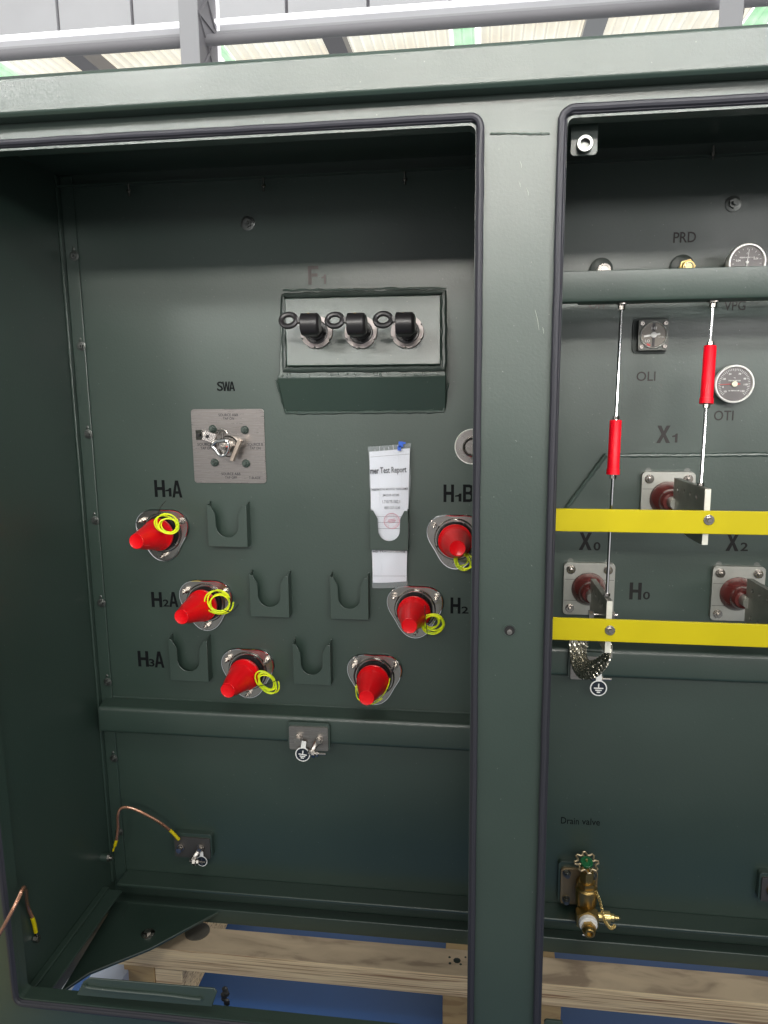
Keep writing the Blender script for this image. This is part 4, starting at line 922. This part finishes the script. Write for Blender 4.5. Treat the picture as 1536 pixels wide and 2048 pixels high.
# copper jumpers
t = thing('copper_cable', 'bent copper cable with yellow ends from the side wall stud to the low pad', 'cable', at(300, 1650, .42)); L0 = t.location.copy()
pts = [at(226, 1702, .395), at(233, 1680, .395), at(236, 1655, .40), at(236, 1630, .40), at(243, 1616, .405), at(262, 1616, .41), at(290, 1628, .415), at(320, 1645, .425), at(345, 1665, .435), at(362, 1684, D-.03)]
sp3 = [p-L0 for p in spline(pts, 8)]
mb = MB(); mb.tube(sp3[8:-10], .0038, 10); mb.build('conductor', COPPER, t)
mb = MB(); mb.tube(sp3[0:9], [.0025]*4+[.0044]*5, 10); mb.build('yellow_sleeve', YEL, t)
mb = MB(); mb.tube(sp3[-11:-2], .0044, 10); mb.build('yellow_sleeve', YEL, t)
w0 = at(225, 1716, .41); st = Vector((WX, .41, w0.z))
t = thing('wall_stud', 'short threaded stud on the left side wall holding the copper cable', 'stud', st)
mb = MB(); mb.cyl((0, 0, 0), (.020, 0, 0), .0115, n=20); mb.build('collar', PAINT, t)
mb = MB(); mb.hexn((.020, 0, 0), (.026, 0, 0), .0105); mb.cyl((.026, 0, 0), (.034, 0, 0), .005, n=12); mb.build('nut', STEEL, t)
t = thing('copper_cable', 'copper cable crossing the left jamb at the lower left photo corner', 'cable', at(40, 1850, .0)); L0 = t.location.copy()
pts = [at(-25, 1905, -.06), at(0, 1866, -.05), at(20, 1830, -.04), at(38, 1795, -.02), at(47, 1775, .0), at(52, 1782, .03), at(51, 1810, .07), at(48, 1840, .085), at(46, 1862, .09)]
pts = [Vector((max(p.x, WX+.008) if p.y > .028 else p.x, p.y, p.z)) for p in pts]
sp3 = [p-L0 for p in spline(pts, 8)]
mb = MB(); mb.tube(sp3[:-10], .0042, 10); mb.build('conductor', COPPER, t)
mb = MB(); mb.tube(sp3[-11:], .0046, 10); mb.build('yellow_sleeve', YEL, t)
mb = MB(); q_ = sp3[-1]; mb.tube([q_, q_+Vector((.001, 0, -.012))], .004, 8, flat=.6); mb.hexn(q_+Vector((-.006, 0, -.018)), q_+Vector((.006, 0, -.018)), .008); mb.build('lug', STEEL, t)

# rubber disc on beam
c = atz(396, 1862, BT)
mb = MB(); mb.lathe([(0, .034), (.003, .034), (.004, .032), (.004, .0001)], (0, 0, 0), (0, 0, 1), 36); o = mb.build('rubber_disc', mat('grey_rubber_disc', (.13, .12, .10), .5, mott=.3, mscale=20), None, (c.x, c.y-.004, BT+.0005))
tag(o, 'dark round disc lying on the beam beside the corner gusset', 'disc')

# ------------------------------------------------------------------ drain valve
c = at(1160, 1772, D); t = thing('drain_valve', 'brass drain valve with green handwheel centre below the words Drain valve', 'valve', c)
a_, b_ = at(1120, 1806, D-.02)-c, at(1196, 1741, D-.02)-c
mb = MB(); mb.prism([rr(a_.x-.006, b_.x+.003, a_.z-.002, b_.z+.014, .010)], -.014, 0); mb.build('weld_base', PAINT, t, bevel=.004)
mb = MB(); mb.prism([rr(a_.x, b_.x, a_.z, b_.z, .009)], -.021, -.014); mb.build('flange', mat('dull_brass', (.36, .27, .16), .42, .8, mott=.2, mscale=10), t, bevel=.001)
for x in (a_.x+.015, b_.x-.012):
    for z in (a_.z+.013, b_.z-.013):
        mb = MB(); mb.cyl((x, -.021, z), (x, -.023, z), .0105, n=18); mb.hexn((x, -.023, z), (x, -.031, z), .009, z*90); mb.cyl((x, -.031, z), (x, -.037, z), .0055, n=12); mb.build('flange_bolt', DARKM, t)
vx = .006; yv = -.055
VL = Vector((0, 0, .041)); before = set(t.children)
mb = MB(); mb.lathe([(0, .018), (.035, .018)], (vx, -.021, -.012), (0, -1, 0), 28)
mb.lathe([(-.042, .019), (-.030, .0215), (-.010, .0225), (.002, .0225), (.004, .0205), (.006, .0195), (.010, .0190)], (vx, yv, -.004), (0, 0, 1), 32); mb.sphere((vx, yv, -.030), .022, (1, 1, .8), 24); mb.build('body', BRASS, t, VL)
mb = MB(); mb.hexn((vx, yv, .006), (vx, yv, .016), .0185, .5); mb.lathe([(0, .013), (.008, .012)], (vx, yv, .016), (0, 0, 1), 24); mb.hexn((vx, yv, .022), (vx, yv, .043), .0145, .5); mb.cyl((vx, yv, .043), (vx, yv, .058), .005, n=14); mb.build('bonnet', BRASS, t, VL)
hz = Vector((vx, yv, .058)); tiltM = Matrix.Translation(hz) @ Matrix.Rotation(math.radians(17), 4, 'X')
hw = MB(); N = 8
P = []
for k_ in range(N*4):
    a1 = 2*math.pi*k_/(N*4); ph = k_ % 4; r_ = .030 if ph in (0, 1) else .022
    P.append(tiltM @ Vector((r_*math.cos(a1), r_*math.sin(a1), 0)))
hw.tube(P, .0024, 6, True)
for k_ in range(4):
    a1 = 2*math.pi*k_/4+.3; hw.tube([tiltM @ Vector((.010*math.cos(a1), .010*math.sin(a1), 0)), tiltM @ Vector((.024*math.cos(a1), .024*math.sin(a1), 0))], .002, 6)
hwo = hw.build('handwheel', mat('handwheel_metal', (.55, .44, .28), .35, .8), t, VL)
mb = MB(); mb.lathe([(-.002, .0155), (.003, .0155), (.004, .0145), (.004, .0001)], hz, tiltM.to_3x3() @ Vector((0, 0, 1)), 28); mb.build('green_disc', GREENP, hwo)
mb = MB(); mb.cyl(hz, hz+Vector((0, 0, .008)), .003, n=10); mb.build('stem_tip', BRASSB, hwo)
mb = MB(); mb.hexn((vx, yv-.010, -.058), (vx, yv-.036, -.058), .0255, .5); mb.build('outlet_nut', BRASS, t, VL)
mb = MB(); mb.lathe([(0, .0185), (.003, .019), (.006, .0180), (.009, .0185), (.012, .017)], (vx, yv-.036, -.058), n=28); mb.sphere((vx-.004, yv-.038, -.084), .004, (.8, .6, 1.6), 8); mb.sphere((vx-.006, yv-.038, -.089), .003, (1.5, .6, .7), 8); mb.build('sealing_tape', WHITEP, t, VL)
mb = MB(); mb.hexn((vx, yv-.046, -.060), (vx, yv-.060, -.060), .0145, .2); mb.lathe([(0, .0125), (.008, .011), (.010, .009), (.010, .006), (.004, .006), (.004, .0001)], (vx, yv-.060, -.061), n=24); mb.build('outlet_plug', BRASS, t, VL)
mb = MB(); mb.cyl((vx+.020, yv-.02, -.054), (vx+.036, yv-.02, -.054), .009, n=18); mb.lathe([(.030, .013), (.042, .013), (.044, .008), (.050, .008), (.052, .005), (.060, .004), (.062, .002)], (vx+.004, yv-.02, -.054), (1, 0, 0), 18); mb.build('sampler_cock', BRASSB, t, VL)
mb = MB(); P = spline([(vx+.018, yv-.012, .0), (vx+.026, yv-.018, -.02), (vx+.031, yv-.03, -.042), (vx+.038, yv-.034, -.060), (vx+.048, yv-.03, -.073), (vx+.058, yv-.026, -.068)], 7)
for i_ in range(0, len(P)-1, 1):
    p = Vector(P[i_]); mb.tube([p+Vector((.0022*math.cos(a2*math.pi/4), .0022*math.sin(a2*math.pi/4)*(i_ % 2), .003*math.sin(a2*math.pi/4))) for a2 in range(8)], .0006, 4, True)
mb.build('chain', BRASSB, t, VL)

for o in t.children:
    if o not in before: o.scale = (1.0, 1, 1.14) if o.name.startswith('handwheel') else (1.22, 1.12, 1.14)
# ------------------------------------------------------------------ factory hall beyond
def hx(px, y): return at(px, 90, y).x
def hz_(px, py, y): return at(px, py, y).z
YG = 6.0
t = thing('factory_column', 'pale steel column with lattice web rising behind the cabinet lid, left of centre', 'column', (hx(379, YG-.5), YG-.5, FLOOR), 'hall columns')
def column(t, w, hgt):
    mb = MB(); mb.box(-w, w, 0, .02, 0, hgt); mb.build('front_flange', HGREY, t)
    mb = MB()
    for k_ in range(int(hgt/.45)):
        z0 = k_*.45; mb.box(w*1.02, w*1.02+.012, .02, .5, z0, z0+.03); mb.tube([(w*1.02, .03, z0), (w*1.02, .48, z0+.45)], .016, 4); mb.tube([(w*1.02, .48, z0), (w*1.02, .03, z0+.45)], .016, 4)
    mb.box(w*.9, w, .02, .5, 0, hgt); mb.build('lattice_web', HDARK, t)
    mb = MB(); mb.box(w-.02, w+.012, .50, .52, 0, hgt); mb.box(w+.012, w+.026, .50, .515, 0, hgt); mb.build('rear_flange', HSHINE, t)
column(t, (hx(398, YG-.5)-hx(361, YG-.5))/2, 6.5)
t2 = dup(t, (hx(1459, YG-.9), YG-.9, FLOOR), 'pale steel column rising behind the cabinet lid at the right photo edge', 'hall columns')
# girder, pipe, wall panels
t = thing('crane_girder', 'long pale steel girder with shining top edge running behind the columns', 'girder', (0, YG, 0))
z1 = hz_(180, 63, YG); z0 = hz_(180, 82, YG)
mb = MB(); mb.box(-9, 7, 0, .04, z0-.02, z1-.028); mb.build('web', HWHITE, t)
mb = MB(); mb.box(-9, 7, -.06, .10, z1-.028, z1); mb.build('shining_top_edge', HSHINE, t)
mb = MB(); mb.box(-9, 7, -.06, .10, z0-.045, z0-.022); mb.build('bottom_flange', HGREY, t)
zpc = hz_(180, 98, YG-.3)
mb = MB(); mb.cyl((-9, YG-.3, zpc), (7, YG-.3, zpc), .048, n=24); tag(mb.build('roof_pipe', mat('hall_pipe_grey', (.34, .33, .35), .5)), 'fat grey pipe running level under the girder', 'pipe')
pw = MB(); YW = 8.0
wp = thing('clerestory_wall', 'upper hall wall of big pale panels above the girder', 'wall', (0, YW, 0))
xs = [hx(p, YW) for p in (-260, -60, 120, 268, 420, 575, 737, 900, 1080, 1260, 1450, 1640, 1850)]
for a_, b_ in zip(xs, xs[1:]):
    mb = MB(); mb.box(a_+.02, b_-.02, 0, .06, hz_(180, 72, YW), 9); mb.build('panel', HWHITE, wp)
mb = MB(); mb.box(xs[0], xs[-1], .062, .09, hz_(180, 72, YW), 9); mb.build('backing', HDARK, wp)
# corrugated roof of the lower bay
ZR = 5.0
def ribsheet(x0, x1, y0, y1, m, name, lab, kind=None):
    mb = MB(); n_ = int((x1-x0)/.16); prf = []
    for k_ in range(n_):
        x = x0+k_*.16; prf += [(x, 0), (x+.10, 0), (x+.115, -.04), (x+.145, -.04)]
    prf.append((x0+n_*.16, 0))
    A = [mb.bm.verts.new((p[0], y0, ZR+p[1])) for p in prf]; B = [mb.bm.verts.new((p[0], y1, ZR+p[1])) for p in prf]
    for i_ in range(len(prf)-1): mb.face([A[i_], A[i_+1], B[i_+1], B[i_]])
    s_ = mb.bm; ex = bmesh.ops.extrude_face_region(s_, geom=list(s_.faces))
    for v in ex['geom']:
        if isinstance(v, bmesh.types.BMVert): v.co.z += .01
    o = mb.build(name, m); tag(o, lab, 'roof'); return o
gx = [(hx(-60, 11), hx(48, 11)), (hx(448, 11), hx(470, 11)), (hx(908, 11), hx(962, 11)), (hx(1483, 11), hx(1536, 11))]
prev = -12.0
edges = []
for a_, b_ in gx: edges.append((prev, a_, SHEET)); edges.append((a_, b_, SHEETG)); prev = b_
edges.append((prev, 9, SHEET))
labs = {0: 'ribbed daylight roof sheet beyond the girder, far left', 1: 'pale green roof light at the far left photo edge', 2: 'ribbed daylight roof sheet left of the lattice column', 3: 'small pale green roof light just right of the left column', 4: 'ribbed daylight roof sheet between left column and middle green light', 5: 'square green roof light above the middle post', 6: 'ribbed daylight roof sheet right of the middle green light', 7: 'green roof light right of the right column', 8: 'ribbed daylight roof sheet outside the right photo edge'}
for i_, (a_, b_, m_) in enumerate(edges):
    if i_ == 8: continue
    ribsheet(a_, b_-.01, 8.3, 19, m_, 'roof_light' if m_ is SHEETG else 'roof_sheet', labs[i_])
for i_, (px, lab) in enumerate(((165, 'slanting roof rafter left of the left column'), (672, 'slanting roof rafter between the columns'), (1188, 'slanting roof rafter left of the right column'))):
    x = hx(px, 10); mb = MB(); mb.box(x-.09, x+.09, 8.3, 19, ZR-.30, ZR-.05); mb.box(x-.14, x+.14, 8.3, 19, ZR-.33, ZR-.302)
    tag(mb.build('roof_rafter', HDARK if i_ < 2 else HGREY), lab, 'rafter', 'roof rafters')
for i_, (y, lab) in enumerate(((12.6, 'level roof purlin crossing under the ribbed sheets'), (15.5, 'farthest level roof purlin under the ribbed sheets'))):
    mb = MB(); mb.box(-12, 9, y, y+.08, ZR-.16, ZR-.05); tag(mb.build('roof_purlin', HGREY), lab, 'purlin', 'roof purlins')
